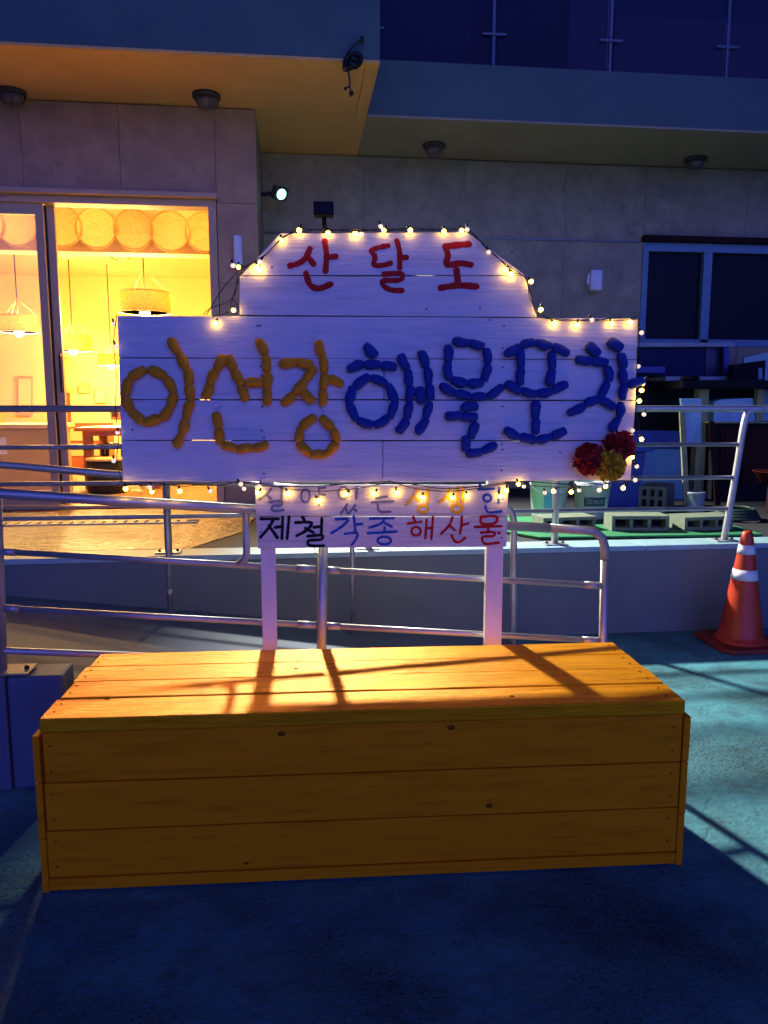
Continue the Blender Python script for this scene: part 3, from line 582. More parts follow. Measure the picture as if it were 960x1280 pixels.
for i in range(4):
    bbox('top_plank', .022+.008*(i % 2), BW-.010-.003*i, ys[i]+(.0018 if i else -.004), ys[i+1]-.0018, .487+.001*(i % 2), .530+.0012*((i*2) % 3), 'yellow_top', .004, .0012)
zz = [(.045, .186), (.190, .332), (.336, .484)]
for i, (a, b) in enumerate(zz): bbox('front_plank', .020+.003*i, BW-.012, .004, .030, a, b, 'yellow', .003, .0008)
bbox('base_strip', .020, BW-.012, .000, .028, .006, .042, 'yellow', .003)
for s, x0, x1 in ((0, 0.0, .0185), (1, BW-.0105, BW+.010)):
    for i, (a, b) in enumerate(((.0, .165), (.169, .335), (.339, .478))): bbox('side_plank', x0, x1, .002-.002*i, .56, a, b, 'yellow', .002)
bbox('back_panel', .02, BW-.0125, .535, .56, .01, .484, 'yellow', .002)
mb = MB()
for i in range(4):
    for x in (.05, BW-.05):
        for dy in (.04, .10): mb.lathe([(.0042, 0), (.0042, .0006), (.001, .0009)], 8, (x, ys[i]+dy, .5314+.0012*((i*2) % 3)))
for (a, b) in zz:
    for x in (.045, BW-.04):
        for dz in (.035, .11): mb.lathe([(.0036, 0), (.0036, .0005), (.001, .0008)], 8, (x, .0038, a+dz), axis=(0, -1, 0))
obj('screws', mb, 'knot', BE, local=True, kind='stuff')
for px, py, front in ((352, 918, 1), (564, 910, 1), (612, 1008, 1), (308, 1080, 1), (370, 836, 0), (134, 873, 0), (640, 870, 0)):
    mb = MB(); r = random.Random(px); R_ = world_of(BE).inverted()
    if front:
        d = ray(px, py); n = Vector((-sin(bang), cos(bang), 0)); p = R_ @ (CP + d*(n.dot(L0-CP)/n.dot(d))); rad = r.uniform(.004, .008)
        mb.lathe([(rad, .0), (rad*.5, .0013), (.001, .0008)], 12, (p.x, .0036, p.z), axis=(0, -1, 0), sx=1.5)
    else:
        p = R_ @ atz(px, py, .531); rad = r.uniform(.005, .009); mb.lathe([(rad, 0), (rad*.6, .0012), (.001, .0006)], 12, (p.x, p.y, .5312), sx=1.4)
    obj('knot', mb, 'knot', BE, local=True)

# ================================================================== SIGN
S0, S1 = Vector((-.724, 2.83, 0)), Vector((1.149, 2.745, 0)); sang = atan2((S1-S0).y, (S1-S0).x); SO = Vector((.30, 2.7835, 0))
SG = thing('wooden_sign', SO, 'white plank signboard with Korean lettering made of floats and paint', 'sign', sang)
SM = world_of(SG); SI = SM.inverted(); SN = SM.to_3x3() @ Vector((0, 1, 0))
def sp_(px, py, dy=0.):
    d = ray(px, py); o = SO + SN*dy; return SI @ (CP + d*(SN.dot(o-CP)/SN.dot(d)))
def plank(c, m='white_wood', y0=0., th=.022, gap=.0016):
    # c: corners (tl, tr, br, bl) measured in the photo
    P = [sp_(*q) for q in c]
    P[0].z -= gap; P[1].z -= gap; P[2].z += gap; P[3].z += gap; P[0].x += gap; P[3].x += gap; P[1].x -= gap; P[2].x -= gap
    mb = MB(); n = 10; r = random.Random(int(c[0][0]*7+c[0][1])); tp, bt = [], []
    for i in range(n+1):
        k = i/n; j = .0009; t_ = P[0].lerp(P[1], k); b_ = P[3].lerp(P[2], k); t_.z += r.uniform(-j, j); b_.z += r.uniform(-j, j); tp.append(t_); bt.append(b_)
    V = [];
    for t_, b_ in zip(tp, bt): V += [(t_.x, y0, t_.z), (b_.x, y0, b_.z), (b_.x, y0+th, b_.z), (t_.x, y0+th, t_.z)]
    fs = [(0, 1, 2, 3), tuple(4*n+k for k in (3, 2, 1, 0))]
    for i in range(n):
        for k in range(4): fs.append((4*i+k, 4*i+4+k, 4*i+4+(k+1) % 4, 4*i+(k+1) % 4))
    mb.add(V, fs); return obj('plank', mb, m, SG, local=True, bevel=.0015)
plank([(350, 291), (585, 290), (657, 344.5), (301, 344.5)])
plank([(299, 345), (656, 344.5), (672, 397), (299, 394)])
plank([(146, 394), (798, 397.5), (796.5, 449.5), (148, 447.5)])
plank([(148, 447.5), (480, 448), (480, 499.7), (149.5, 499.5)])
plank([(480, 448), (796.5, 449.5), (795, 500.5), (480, 499.7)])
plank([(149.5, 499.5), (795, 500.5), (791.5, 551), (151, 550.5)])
plank([(151, 550.5), (478.5, 551), (478.5, 603), (153, 602)])
plank([(478.5, 551), (791.5, 551), (789, 600), (478.5, 603)])
plank([(318, 606), (636, 606), (635, 646), (319.5, 645.5)], 'white_weathered')
plank([(319.5, 645.5), (635, 646), (633.5, 684), (322, 686)], 'white_weathered')
for a, b in ((327, 345), (607, 628)):
    p, q = sp_(a, 750, .023), sp_(b, 750, .023); mb = MB(); mb.box(p.x, q.x, .0235, .058, .0, 1.93 if a > 900 else 1.88); obj('post', mb, 'white_post', SG, local=True, bevel=.002)
for xp in (158, 480, 770):
    p = sp_(xp, 500); mb = MB(); mb.box(p.x-.02, p.x+.02, .0235, .045, 1.14, 1.66); obj('batten', mb, 'white_post', SG, local=True)
mb = MB()
for x, y in [(325, 407), (326, 458), (327, 470), (328, 508), (327, 538), (330, 547), (328, 563), (330, 592), (630, 407), (628, 435), (628, 459), (628, 508), (628, 542), (627, 555), (628, 562), (627, 588), (322, 407), (165.5, 537), (340, 334), (612, 400), (640, 315), (324, 618), (628, 617), (326, 665), (627, 672), (533, 386), (600, 385), (700, 566)]:
    p = sp_(x, y); mb.lathe([(.0035, 0), (.0035, .0006), (.001, .0009)], 8, (p.x, -.0001, p.z), axis=(0, -1, 0))
obj('screws', mb, 'screw', SG, local=True, kind='stuff')
for (x0, x1, row) in ((302, 520, 344.5), (540, 655, 344.5), (150, 282, 447.8), (300, 600, 448.2), (618, 795, 449.3), (151, 250, 499.6), (262, 760, 500), (152, 240, 550.6), (290, 640, 551), (668, 790, 551), (300, 668, 396.3)):
    p, q = sp_(x0, row, .0222), sp_(x1, row, .0222); mb = MB(); mb.box(p.x, q.x, .0222, .0232, (p.z+q.z)/2-.008, (p.z+q.z)/2+.008); obj('seam_blocker', mb, 'dark', SG, local=True)  # unseen dark strips added behind the seams to block light through the gaps
# --- floats
fm = MB(); prof = [(.0001, -.5), (.10, -.495), (.19, -.45), (.245, -.34), (.27, -.15), (.275, 0), (.27, .15), (.245, .34), (.19, .45), (.10, .495), (.0001, .5)]
fm.lathe(prof, 14)
FM = {}
nfl = [0]
def flo(a, b, m, o=(0, 0), s=1., rad=1.0):
    p, q = sp_(o[0]+a[0]/s, o[1]+a[1]/s, -.016), sp_(o[0]+b[0]/s, o[1]+b[1]/s, -.016)
    key = (m, nfl[0] % 4)
    if key not in FM:
        vm_ = MB(); vm_.lathe(prof, 14); rv = random.Random(key[1]+11)
        ph = [rv.uniform(0, 6) for _ in range(4)]
        vm_.v = [Vector((v.x*(1+.09*sin(v.z*9+ph[0])+rv.uniform(-.035, .035)), v.y*(1+.09*sin(v.z*8+ph[1])+rv.uniform(-.035, .035)), v.z)) + Vector((.035*sin(v.z*4+ph[2]), .03*sin(v.z*4+ph[3]), 0)) for v in vm_.v]
        FM[key] = obj('float', vm_, m, SG, local=True); f = FM[key]
    else: f = FM[key].copy(); COL.objects.link(f)
    d = q-p; L = d.length*1.06; nfl[0] += 1; r = random.Random(nfl[0])
    f.location = (p+q)/2 + Vector((0, r.uniform(-.003, .0), 0)); f.rotation_mode = 'QUATERNION'
    f.rotation_quaternion = Vector((0, 0, 1)).rotation_difference(d.normalized()) @ Quaternion((0, 0, 1), r.uniform(0, 6))
    w_ = .064*rad*r.uniform(.94, 1.06); f.scale = (w_, w_, L)
def chain(pts, m, o, s, closed=False, rad=1.0):
    if closed: pts = pts+[pts[0]]
    for a, b in zip(pts, pts[1:]): flo(a, b, m, o, s, rad)
O4, O5, O6, O7 = (140, 400), (260, 400), (420, 400), (600, 400); s4, s5, s6, s7 = 5.3333, 5.3333, 4.8, 4.3636
Of, Bf = 'orange_float', 'blue_float'
chain([(245, 322), (360, 378), (412, 482), (395, 585), (320, 662), (212, 680), (120, 610), (88, 505), (118, 385), (222, 322)], Of, O4, s4, rad=1.05)
chain([(382, 122), (445, 222), (500, 325), (522, 432), (520, 540), (498, 650), (460, 760), (430, 850)], Of, O4, s4)
chain([(755, 240), (690, 325), (655, 430), (618, 520)], Of, O4, s4, rad=1.05); chain([(762, 240), (820, 330), (860, 435), (888, 540)], Of, O4, s4, rad=1.05)
chain([(335, 128), (380, 235), (395, 345), (397, 455), (388, 568)], Of, O5, s5); chain([(252, 420), (370, 412)], Of, O5, s5)
chain([(58, 615), (68, 720), (85, 825)], Of, O5, s5); chain([(90, 828), (190, 858), (298, 850), (402, 835)], Of, O5, s5)
chain([(478, 284), (590, 286), (700, 292)], Of, O5, s5); chain([(705, 305), (652, 400), (575, 485), (500, 565)], Of, O5, s5); chain([(618, 465), (705, 548)], Of, O5, s5)
chain([(732, 138), (765, 245), (775, 355), (772, 462), (758, 570)], Of, O5, s5); chain([(800, 385), (902, 428)], Of, O5, s5)
chain([(748, 648), (838, 722), (862, 815), (792, 895), (682, 900), (603, 812), (618, 710), (716, 645)], Of, O5, s5)
chain([(170, 150), (245, 215)], Bf, O6, s6, rad=1.15); chain([(68, 292), (168, 262)], Bf, O6, s6); chain([(168, 266), (270, 268), (362, 288)], Bf, O6, s6)
chain([(205, 340), (308, 388), (365, 485), (318, 590), (225, 632), (128, 600), (68, 500), (105, 400), (205, 340)], Bf, O6, s6)
chain([(385, 205), (425, 297), (445, 395), (442, 493), (425, 595), (372, 678)], Bf, O6, s6); chain([(508, 185), (542, 285), (562, 385), (565, 480)], Bf, O6, s6)
chain([(562, 490), (540, 590), (490, 685)], Bf, O6, s6); chain([(506, 400), (508, 502)], Bf, O6, s6, rad=1.1)
chain([(700, 128), (800, 135), (888, 158)], Bf, O6, s6, rad=1.05); chain([(900, 168), (912, 265), (890, 368)], Bf, O6, s6); chain([(678, 150), (668, 250), (678, 358)], Bf, O6, s6)
chain([(690, 362), (788, 378), (885, 378)], Bf, O6, s6); chain([(622, 392), (715, 440), (812, 462), (905, 460), (1005, 400)], Bf, O6, s6)
chain([(750, 520), (852, 522)], Bf, O6, s6); chain([(655, 575), (755, 575), (848, 588)], Bf, O6, s6); chain([(848, 618), (800, 705)], Bf, O6, s6); chain([(780, 695), (772, 790)], Bf, O6, s6)
chain([(778, 798), (875, 795), (960, 740)], Bf, O6, s6)
chain([(132, 188), (220, 145)], Bf, O7, s7); chain([(218, 135), (302, 125), (392, 142), (485, 185)], Bf, O7, s7)
chain([(222, 160), (220, 262), (220, 355)], Bf, O7, s7); chain([(392, 170), (392, 270), (380, 358)], Bf, O7, s7)
chain([(135, 348), (222, 388), (308, 402), (395, 388), (478, 345)], Bf, O7, s7)
chain([(302, 440), (305, 535), (305, 622)], Bf, O7, s7); chain([(132, 598), (215, 640), (305, 655), (388, 640), (468, 600)], Bf, O7, s7)
chain([(590, 130), (645, 195)], Bf, O7, s7, rad=1.15); chain([(520, 218), (608, 222), (695, 235)], Bf, O7, s7); chain([(698, 250), (700, 338), (652, 425), (570, 462), (482, 515)], Bf, O7, s7)
chain([(658, 430), (735, 485)], Bf, O7, s7); chain([(705, 110), (772, 162)], Bf, O7, s7, rad=1.2); chain([(772, 180), (778, 265), (782, 350), (780, 435)], Bf, O7, s7)
chain([(770, 448), (757, 530), (715, 610)], Bf, O7, s7); chain([(808, 362), (890, 322)], Bf, O7, s7)
# cord ends at the chains
def cord_end(x, y, o, s, seed):
    p = sp_(o[0]+x/s, o[1]+y/s, -.010); r = random.Random(seed); mb = MB()
    for k in range(5):
        d = Vector((r.uniform(-1, 1), r.uniform(-.8, -.1), r.uniform(-1, 1))).normalized()
        mb.tube([p, p+d*.006, p+d*.010+Vector((0, 0, r.uniform(-.004, .004)))], .0011, 5)
    mb.lathe(ball(.003, 5), 6, p); obj('cord_end', mb, 'cord', SG, local=True)
for i, (x, y, o, s) in enumerate([(234, 328, O4, s4), (430, 862, O4, s4), (622, 530, O4, s4), (884, 545, O4, s4), (325, 112, O5, s5), (385, 578, O5, s5), (452, 245, O5, s5), (468, 280, O5, s5), (705, 122, O5, s5), (755, 580, O5, s5), (765, 605, O5, s5), (725, 635, O5, s5), (88, 575, O5, s5), (62, 600, O5, s5), (412, 825, O5, s5), (495, 568, O5, s5), (68, 295, O6, s6), (500, 180, O6, s6), (490, 695, O6, s6), (765, 800, O6, s6), (235, 160, O7, s7), (488, 190, O7, s7), (590, 122, O7, s7), (700, 98, O7, s7), (765, 172, O7, s7), (385, 365, O7, s7), (895, 318, O7, s7)]): cord_end(x, y, o, s, i)

# --- painted letters: brush strokes a fraction of a millimetre proud
cnt = [0]
def brush(name, strokes, m, o, s, wpx, lab=None):
    mb = MB()
    for st in strokes:
        cnt[0] = (cnt[0]+1) % 9; y = -.0006-.00018*cnt[0]
        if st[0] == 'o':
            _, cx, cy, rx, ry = st; pts = [(cx+rx*sin(a), cy-ry*cos(a)) for a in [i*2*pi/20 for i in range(21)]]; closed = True; P_ = [Vector((a, b, 0)) for a, b in pts]
        else: P_ = smooth_path([(a, b, 0) for a, b in st], 4) if len(st) > 2 else [Vector((*st[0], 0)).lerp(Vector((*st[1], 0)), i/4) for i in range(5)]; closed = False
        r = random.Random(int(P_[0].x*3+P_[0].y)); Vt = []; n = len(P_)
        for i, p in enumerate(P_):
            d = (P_[min(i+1, n-1)]-P_[max(i-1, 0)]); d.normalize(); nn = Vector((-d.y, d.x, 0)); w_ = wpx*s/2*(r.uniform(.86, 1.14) if not closed else 1)
            Vt.append((p+nn*w_, p-nn*w_))
        V, Fc = [], []
        for a, b in Vt:
            for q in (a, b): k = sp_(o[0]+q.x/s, o[1]+q.y/s); V.append((k.x, y, k.z))
        for i in range(n-1): Fc.append((2*i, 2*i+1, 2*i+3, 2*i+2))
        mb.add(V, Fc)
        if not closed:
            for e_ in (0, n-1):
                c = P_[e_]; d = (P_[1]-P_[0] if e_ == 0 else P_[-1]-P_[-2]).normalized(); nn = Vector((-d.y, d.x, 0)); w_ = wpx*s/2*1.04; sg = -1 if e_ == 0 else 1
                fan = [c + nn*w_*cos(a) + d*sg*w_*sin(a)*r.uniform(.8, 1.1) for a in [i*pi/6 for i in range(7)]]
                V = []
                for q in fan: k = sp_(o[0]+q.x/s, o[1]+q.y/s); V.append((k.x, y-.00007, k.z))
                mb.add(V, [tuple(range(7))])
    return obj(name, mb, m, SG, local=True, label=lab)
A1 = (330, 280); c1 = 3.097; A2 = (310, 595); A3 = (470, 595); c2 = 5.647; PL = 'painted_letter'
brush(PL, [[(178, 95), (162, 130), (135, 152), (100, 162)], [(165, 122), (192, 155)], [(235, 66), (242, 120), (238, 183)], [(240, 130), (278, 126)], [(163, 192), (178, 235), (212, 250), (258, 233)]], 'paint_red', A1, c1, 7.5)
brush(PL, [[(480, 84), (442, 92), (415, 104), (430, 128), (425, 158), (460, 160), (490, 152)], [(514, 66), (525, 110), (525, 170)], [(525, 130), (552, 130)], [(462, 195), (530, 192), (528, 216), (465, 220), (462, 238), (490, 255), (535, 258)]], 'paint_red', A1, c1, 6.8)
brush(PL, [[(793, 78), (702, 86)], [(702, 88), (712, 120), (708, 158), (760, 152), (800, 158)], [(745, 178), (752, 238)], [(683, 248), (750, 238), (822, 242)]], 'paint_red', A1, c1, 8)
brush(PL, [[(160, 92), (130, 130), (80, 162)], [(128, 128), (160, 160)], [(242, 78), (238, 160)], [(150, 182), (236, 175), (232, 205), (175, 212), (178, 245), (250, 240)]], 'paint_grey', A2, c2, 3.2)
brush(PL, [['o', 405, 140, 31, 46], [(500, 85), (500, 205)], [(512, 88), (545, 84)], [(512, 130), (542, 134)]], 'paint_grey', A2, c2, 3.0)
brush(PL, [['o', 672, 120, 34, 42], [(768, 80), (762, 160)], [(700, 198), (655, 265)], [(690, 225), (702, 262)], [(757, 205), (710, 265)], [(740, 228), (765, 246)]], 'paint_grey', A2, c2, 3.0)
brush(PL, [[(0, 158), (75, 145)], [(-30, 185), (120, 178)], [(12, 200), (25, 250), (102, 250)]], 'paint_grey', A3, c2, 3.0)
brush(PL, [[(90, 302), (215, 302)], [(180, 305), (150, 360), (88, 432)], [(148, 350), (208, 435)], [(192, 362), (245, 355)], [(245, 290), (240, 440)], [(290, 288), (276, 442)]], 'paint_black', A2, c2, 4.0)
brush(PL, [[(384, 290), (402, 318)], [(335, 328), (450, 330), (410, 385), (342, 422)], [(405, 368), (462, 398)], [(465, 362), (515, 355)], [(521, 300), (518, 402)], [(420, 425), (520, 418), (515, 448), (430, 455), (435, 490), (535, 492)]], 'paint_black', A2, c2, 3.8)
brush(PL, [[(620, 305), (705, 305), (670, 350), (590, 402)], [(748, 290), (758, 392)], [(758, 342), (805, 338)], [(685, 408), (770, 402), (762, 445), (732, 486)]], 'paint_blue', A2, c2, 3.4)
brush(PL, [[(-42, 300), (122, 297)], [(60, 300), (35, 335), (-45, 365)], [(50, 325), (112, 358)], [(60, 362), (60, 395)], [(-58, 404), (145, 392)], ['o', 58, 455, 48, 27]], 'paint_blue', A3, c2, 3.2)
brush(PL, [[(292, 95), (268, 140), (212, 202)], [(262, 148), (302, 172)], [(322, 130), (362, 128)], [(366, 90), (364, 190)], ['o', 330, 232, 34, 26]], 'paint_yellow', A3, c2, 3.6)
brush(PL, [[(520, 95), (500, 140), (452, 182)], [(498, 142), (542, 175)], [(578, 85), (574, 180)], [(612, 78), (610, 185)], ['o', 570, 228, 36, 30]], 'paint_yellow', A3, c2, 4.0)
brush(PL, [[(732, 48), (738, 85)], [(722, 95), (832, 90)], ['o', 785, 155, 27, 25], [(872, 85), (864, 188)], [(870, 155), (892, 158)], [(772, 212), (792, 256), (885, 248)]], 'paint_blue', A3, c2, 3.2)
brush(PL, [[(263, 290), (275, 318)], [(225, 335), (320, 322)], ['o', 283, 390, 33, 30], [(358, 308), (348, 440)], [(402, 290), (390, 445)], [(355, 368), (398, 366)]], 'paint_red', A3, c2, 3.2)
brush(PL, [[(540, 292), (515, 350), (458, 408)], [(515, 345), (555, 382)], [(606, 286), (602, 350), (592, 405)], [(605, 348), (650, 335)], [(533, 418), (555, 460), (590, 466), (628, 436)]], 'paint_red', A3, c2, 3.2)
brush(PL, [[(740, 288), (846, 285), (840, 332), (745, 336), (740, 290)], [(697, 360), (885, 354)], [(790, 360), (792, 392)], [(740, 400), (832, 396), (825, 424), (752, 430), (768, 478), (866, 470)], [(862, 400), (874, 402)]], 'paint_red', A3, c2, 3.4)

# flowers in the sign's corner
def flower(px, py, rpx, m, label, seed):
    c = sp_(px, py, -.03 if 'red' in m else -.055); r = rpx/F*2.85*(.9 if 'red' in m else .95); w = SM @ c
    t = thing('fabric_flower', w, label, 'flower', sang, 'fabric flowers on the sign corner')
    rd = random.Random(seed)
    mb = MB(); mb.lathe([(max(1e-5, .75*a), .75*b) for a, b in ball(r, 8)], 12, (0, 0, 0)); obj('flower_heart', mb, m, t, local=True)
    pm = []
    for k in range(5):
        mb = MB(); n = 5; w0 = r*.30; V = []
        for i in range(n):
            u = i/(n-1); ww = w0*(.35+1.3*u*(1-u)*2)*.8
            V += [(-ww, u*u*.25*r*(k % 3-1), u*r*.62), (0, .10*r+u*u*.25*r*(k % 3-1), u*r*.64), (ww, rd.uniform(-.1, .1)*r, u*r*.62)]
        Fc = []
        for i in range(n-1):
            for j in range(2): Fc.append((3*i+j, 3*i+j+1, 3*i+j+4, 3*i+j+3))
        mb.add(V, Fc, True); pm.append(mb)
    pobj = []
    for k in range(150):
        th = math.acos(rd.uniform(-1, 1)); ph = rd.uniform(0, 2*pi); d = Vector((sin(th)*cos(ph), -abs(cos(th))*1.0 + .25*rd.random(), sin(th)*sin(ph))).normalized()
        if k < 5: o = obj('petal', pm[k], m, t, local=True); pobj.append(o)
        else: o = pobj[k % 5].copy(); COL.objects.link(o); o.parent = t
        o.rotation_mode = 'QUATERNION'; o.rotation_quaternion = Vector((0, 0, 1)).rotation_difference(d) @ Quaternion((0, 0, 1), rd.uniform(0, 6.3)) @ Quaternion((1, 0, 0), rd.uniform(-.5, .5))
        o.location = d*r*.45; sc = rd.uniform(.8, 1.15); o.scale = (sc, sc, sc)
flower(736, 574, 21, 'petal_red', 'larger dark red fabric flower, left one on the sign corner', 1)
flower(774, 557, 20, 'petal_red', 'upper right red fabric flower beneath the last blue float', 2)
flower(762, 582, 19, 'petal_yellow', 'mustard yellow fabric flower below the two red ones', 3)

# ================================================================== STRING LIGHTS
ST = thing('string_lights', SM @ Vector((0, 0, 1.71)), 'warm fairy lights on dark wire strung around the white sign', 'string lights', sang)
def sw(px, py, dy=-.02): return SM @ sp_(px, py, dy)
paths = [
 [(405, 288), (375, 287), (352, 299), (328, 322), (297, 339)], [(405, 286), (378, 289), (354, 296), (332, 318), (300, 336)], [(297, 339), (276, 364), (258, 394)], [(297, 342), (291, 372), (262, 386), (254, 394)],
 [(301, 340), (296, 356), (291, 372), (285, 390), (268, 395), (268, 400)], [(290, 372), (298, 384), (292, 392)],
 [(405, 286), (444, 289), (480, 286), (513, 288), (555, 286), (583, 289), (613, 313), (640, 339), (656, 346), (664, 370), (673, 395), (705, 399), (740, 401), (765, 398), (797, 397)],
 [(405, 289), (444, 286), (480, 289), (513, 285), (555, 289), (585, 287), (610, 313), (634, 331), (658, 349), (662, 372), (676, 393), (705, 401), (740, 399), (765, 401), (796, 399)],
 [(797, 397), (800, 420), (796, 460), (801, 486), (795, 510), (799, 540), (791, 572), (796, 602)],
 [(795, 602), (756, 603), (720, 606), (690, 604), (655, 602), (634, 604), (600, 610), (565, 614), (528, 612), (497, 605), (487, 601)],
 [(487, 601), (468, 607), (433, 612), (398, 614), (360, 611), (330, 605), (301, 602)], [(301, 603), (340, 608), (400, 607), (450, 604), (487, 602), (520, 606), (560, 611), (610, 606), (636, 602)],
 [(740, 608), (700, 609), (660, 607)],
 [(301, 602), (263, 607), (225, 605), (187, 607), (157, 604), (150, 600)], [(301, 604), (270, 603), (230, 608), (190, 603), (155, 607)],
 [(146, 393), (142, 430), (146, 475), (144, 510), (148, 545), (146, 575), (152, 600)]]
for pth in paths:
    mb = MB(); r = random.Random(int(pth[0][0]+pth[1][1]))
    P_ = smooth_path([sw(x, y, -.012-.008*r.random()) for x, y in pth], 5); mb.tube(P_, .0017, 5); obj('wire', mb, 'wire', ST)
lit = [(374, 288), (410, 291), (444, 292), (480, 288), (513, 288), (555, 289), (577, 288), (352, 300), (298, 334), (322, 334), (324, 338), (632, 337), (639, 343), (664, 352), (676, 387),
       (270, 404), (693, 404), (721, 406), (764, 404), (788, 403), (802, 488), (799, 501), (790, 571), (779, 610), (757, 608), (714, 615), (692, 614), (648, 605), (323, 616), (360, 617), (398, 626), (433, 618), (468, 617),
       (496, 616), (528, 622), (565, 622), (584, 620), (626, 620), (633, 613), (225, 614), (157, 611), (292, 388), (190, 615), (802, 549)]
dim = [(476, 283), (584, 287), (291, 332), (611, 315), (740, 400), (802, 416), (798, 458), (804, 480), (805, 518), (791, 538), (796, 583), (794, 600), (749, 613), (724, 613), (681, 616), (655, 608), (263, 614), (301, 605), (305, 611), (324, 608), (187, 609), (147, 541), (142, 576), (142, 405), (145, 433), (452, 293), (325, 327)]
gm = MB(); gm.lathe(ball(.0082, 10), 14); skm = MB(); skm.lathe([(.0035, .006), (.0042, .010), (.0042, .020), (.002, .022)], 8)
first = {}
def bulb(px, py, kind_, i):
    r = random.Random(i*13+5); p = SI @ SM @ sp_(px, py, -.0125 - .004*r.random())
    if kind_ not in first:
        b = obj('bulb', gm, 'bulb_lit' if kind_ else 'bulb_dim', ST, local=True); obj('socket', skm, 'socket', b, local=True); first[kind_] = b
    else: b = copy_tree(first[kind_], ST)
    b.location = p - Vector((0, 0, 1.71)); b.rotation_euler = (r.uniform(-.5, .5), r.uniform(-.7, .7), 0); s_ = r.uniform(.85, 1.05); b.scale = (s_, s_, s_)
for i, (x, y) in enumerate(lit): bulb(x, y, 1, i)
for i, (x, y) in enumerate(dim): bulb(x, y, 0, 100+i)
# solar box
t = thing('solar_panel', sw(405, 290, .03), 'small black solar panel box on a stem above the sign', 'solar panel', sang)
mb = MB(); a = sw(405, 272, .03); mb.tube([sw(406, 294, .03), a], .008, 8); obj('stem', mb, 'black', t)
mb = MB(); a = SI @ a; hx = .035; mb2 = MB(); mb2.box(a.x-.036, a.x+.034, .0, .05, a.z+.002, a.z+.048); mb2.v = [SM @ v for v in mb2.v]; obj('panel_case', mb2, 'black', t, bevel=.003)
mb2 = MB(); mb2.box(a.x-.030, a.x+.028, -.0015, -.0002, a.z+.008, a.z+.042); mb2.v = [SM @ v for v in mb2.v]; obj('solar_cell', mb2, 'solar', t)

# ================================================================== CONE
cx, cy = 2.575, 4.10
t = thing('traffic_cone', (cx, cy, 0), 'orange traffic cone with two white reflective bands', 'traffic cone')
pr_ = lambda z: .030 + (.665-z)*(.104/.665)
def conep(z0, z1, dr=0): return [(pr_(z0)+dr, z0), (pr_(z1)+dr, z1)]
mb = MB(); mb.lathe([(.155, .03), (.14, .045), (.130, .06)] + [(pr_(z), z) for z in (.07, .2, .4, .6, .66)] + [(.022, .675), (.001, .675)], 32, (cx, cy, 0)); obj('cone_body', mb, 'cone_orange', t)
for z0, z1 in ((.395, .455), (.545, .598)): mb = MB(); mb.lathe([(pr_(z0), z0), (pr_(z0)+.0025, z0), (pr_(z1)+.0025, z1), (pr_(z1), z1)], 32, (cx, cy, 0)); obj('reflective_band', mb, 'cone_white', t)
mb = MB(); q = .20; k = .045; P = [(cx-q, cy-q+k), (cx-q+k, cy-q), (cx+q-k, cy-q), (cx+q, cy-q+k), (cx+q, cy+q-k), (cx+q-k, cy+q), (cx-q+k, cy+q), (cx-q, cy+q-k)]
mb.prism([(x, y, .004) for x, y in P], (0, 0, .028)); obj('base', mb, 'cone_base', t, bevel=.004)

# ================================================================== CLUTTER ON THE TERRACE (right)
t = thing('turf_mat', (2.0, 5.0, .55), 'green artificial turf mat under the cinder blocks and buckets', 'mat')
mb = MB(); mb.prism([(1.35, 4.93, .553), (1.52, 4.66, .553), (3.0, 4.61, .553), (3.05, 5.55, .553), (1.15, 5.55, .553)], (0, 0, .012)); obj('turf', mb, 'mat_green', t)
mb = MB(); mb.box(1.15, 3.06, 5.551, 5.565, .553, .566); obj('edging', mb, 'dark', t)
TZ = .566
def flat_block(x, y, rz_, L, W, Hh, label, holes=3):
    t = thing('cinder_block', (x, y, TZ), label, 'cinder block', rz_, 'cinder blocks lying on the turf mat')
    wl = .022; mb = MB()
    mb.box(-L/2, L/2, -W/2, W/2, Hh-wl, Hh); mb.box(-L/2, L/2, -W/2, W/2, 0, wl)
    n = holes; ps = [-L/2 + i*(L-wl)/n for i in range(n+1)]
    for i, p in enumerate(ps): mb.box(p, p+wl, -W/2+.0005, W/2-.0005, wl, Hh-wl)
    obj('block_shell', mb, 'block', t, local=True)
    mb = MB(); mb.box(-L/2+wl, L/2-wl, W*.05, W*.1, wl, Hh-wl); obj('core_shade', mb, 'hole', t, local=True)  # near-black sheet paints the shade inside the holes
flat_block(1.80, 5.0, .10, .38, .19, .085, 'cinder block lying behind the rounded front rail end')
flat_block(2.27, 4.90, -.11, .38, .19, .10, 'middle cinder block lying on the turf between two railing posts')
flat_block(2.72, 4.88, .09, .36, .19, .09, 'rightmost cinder block lying on the turf near the curved railing post')
t = thing('cinder_block', (2.86, 5.90, TZ), 'upright cinder block with six square holes beside the blue bin', 'cinder block', -.66)
t.location.z = .549; fw_ = .215; fh = .19; mb = MB(); wl = .026
cw = (fw_-4*wl)/3; chh = (fh-3*wl)/2
for i in range(4): x = -fw_/2+i*(cw+wl); mb.box(x, x+wl, 0, .36, 0, fh)
for j in range(3):
    z = j*(chh+wl)
    for i in range(3): x = -fw_/2+wl+i*(cw+wl); mb.box(x+.0002, x+cw-.0002, .001, .359, z, z+wl)
obj('block_shell', mb, 'block', t, local=True); mb = MB(); mb.box(-fw_/2+wl, fw_/2-wl, .05, .055, wl, fh-wl); obj('core_shade', mb, 'hole', t, local=True)  # near-black sheet again paints the shade in the six holes
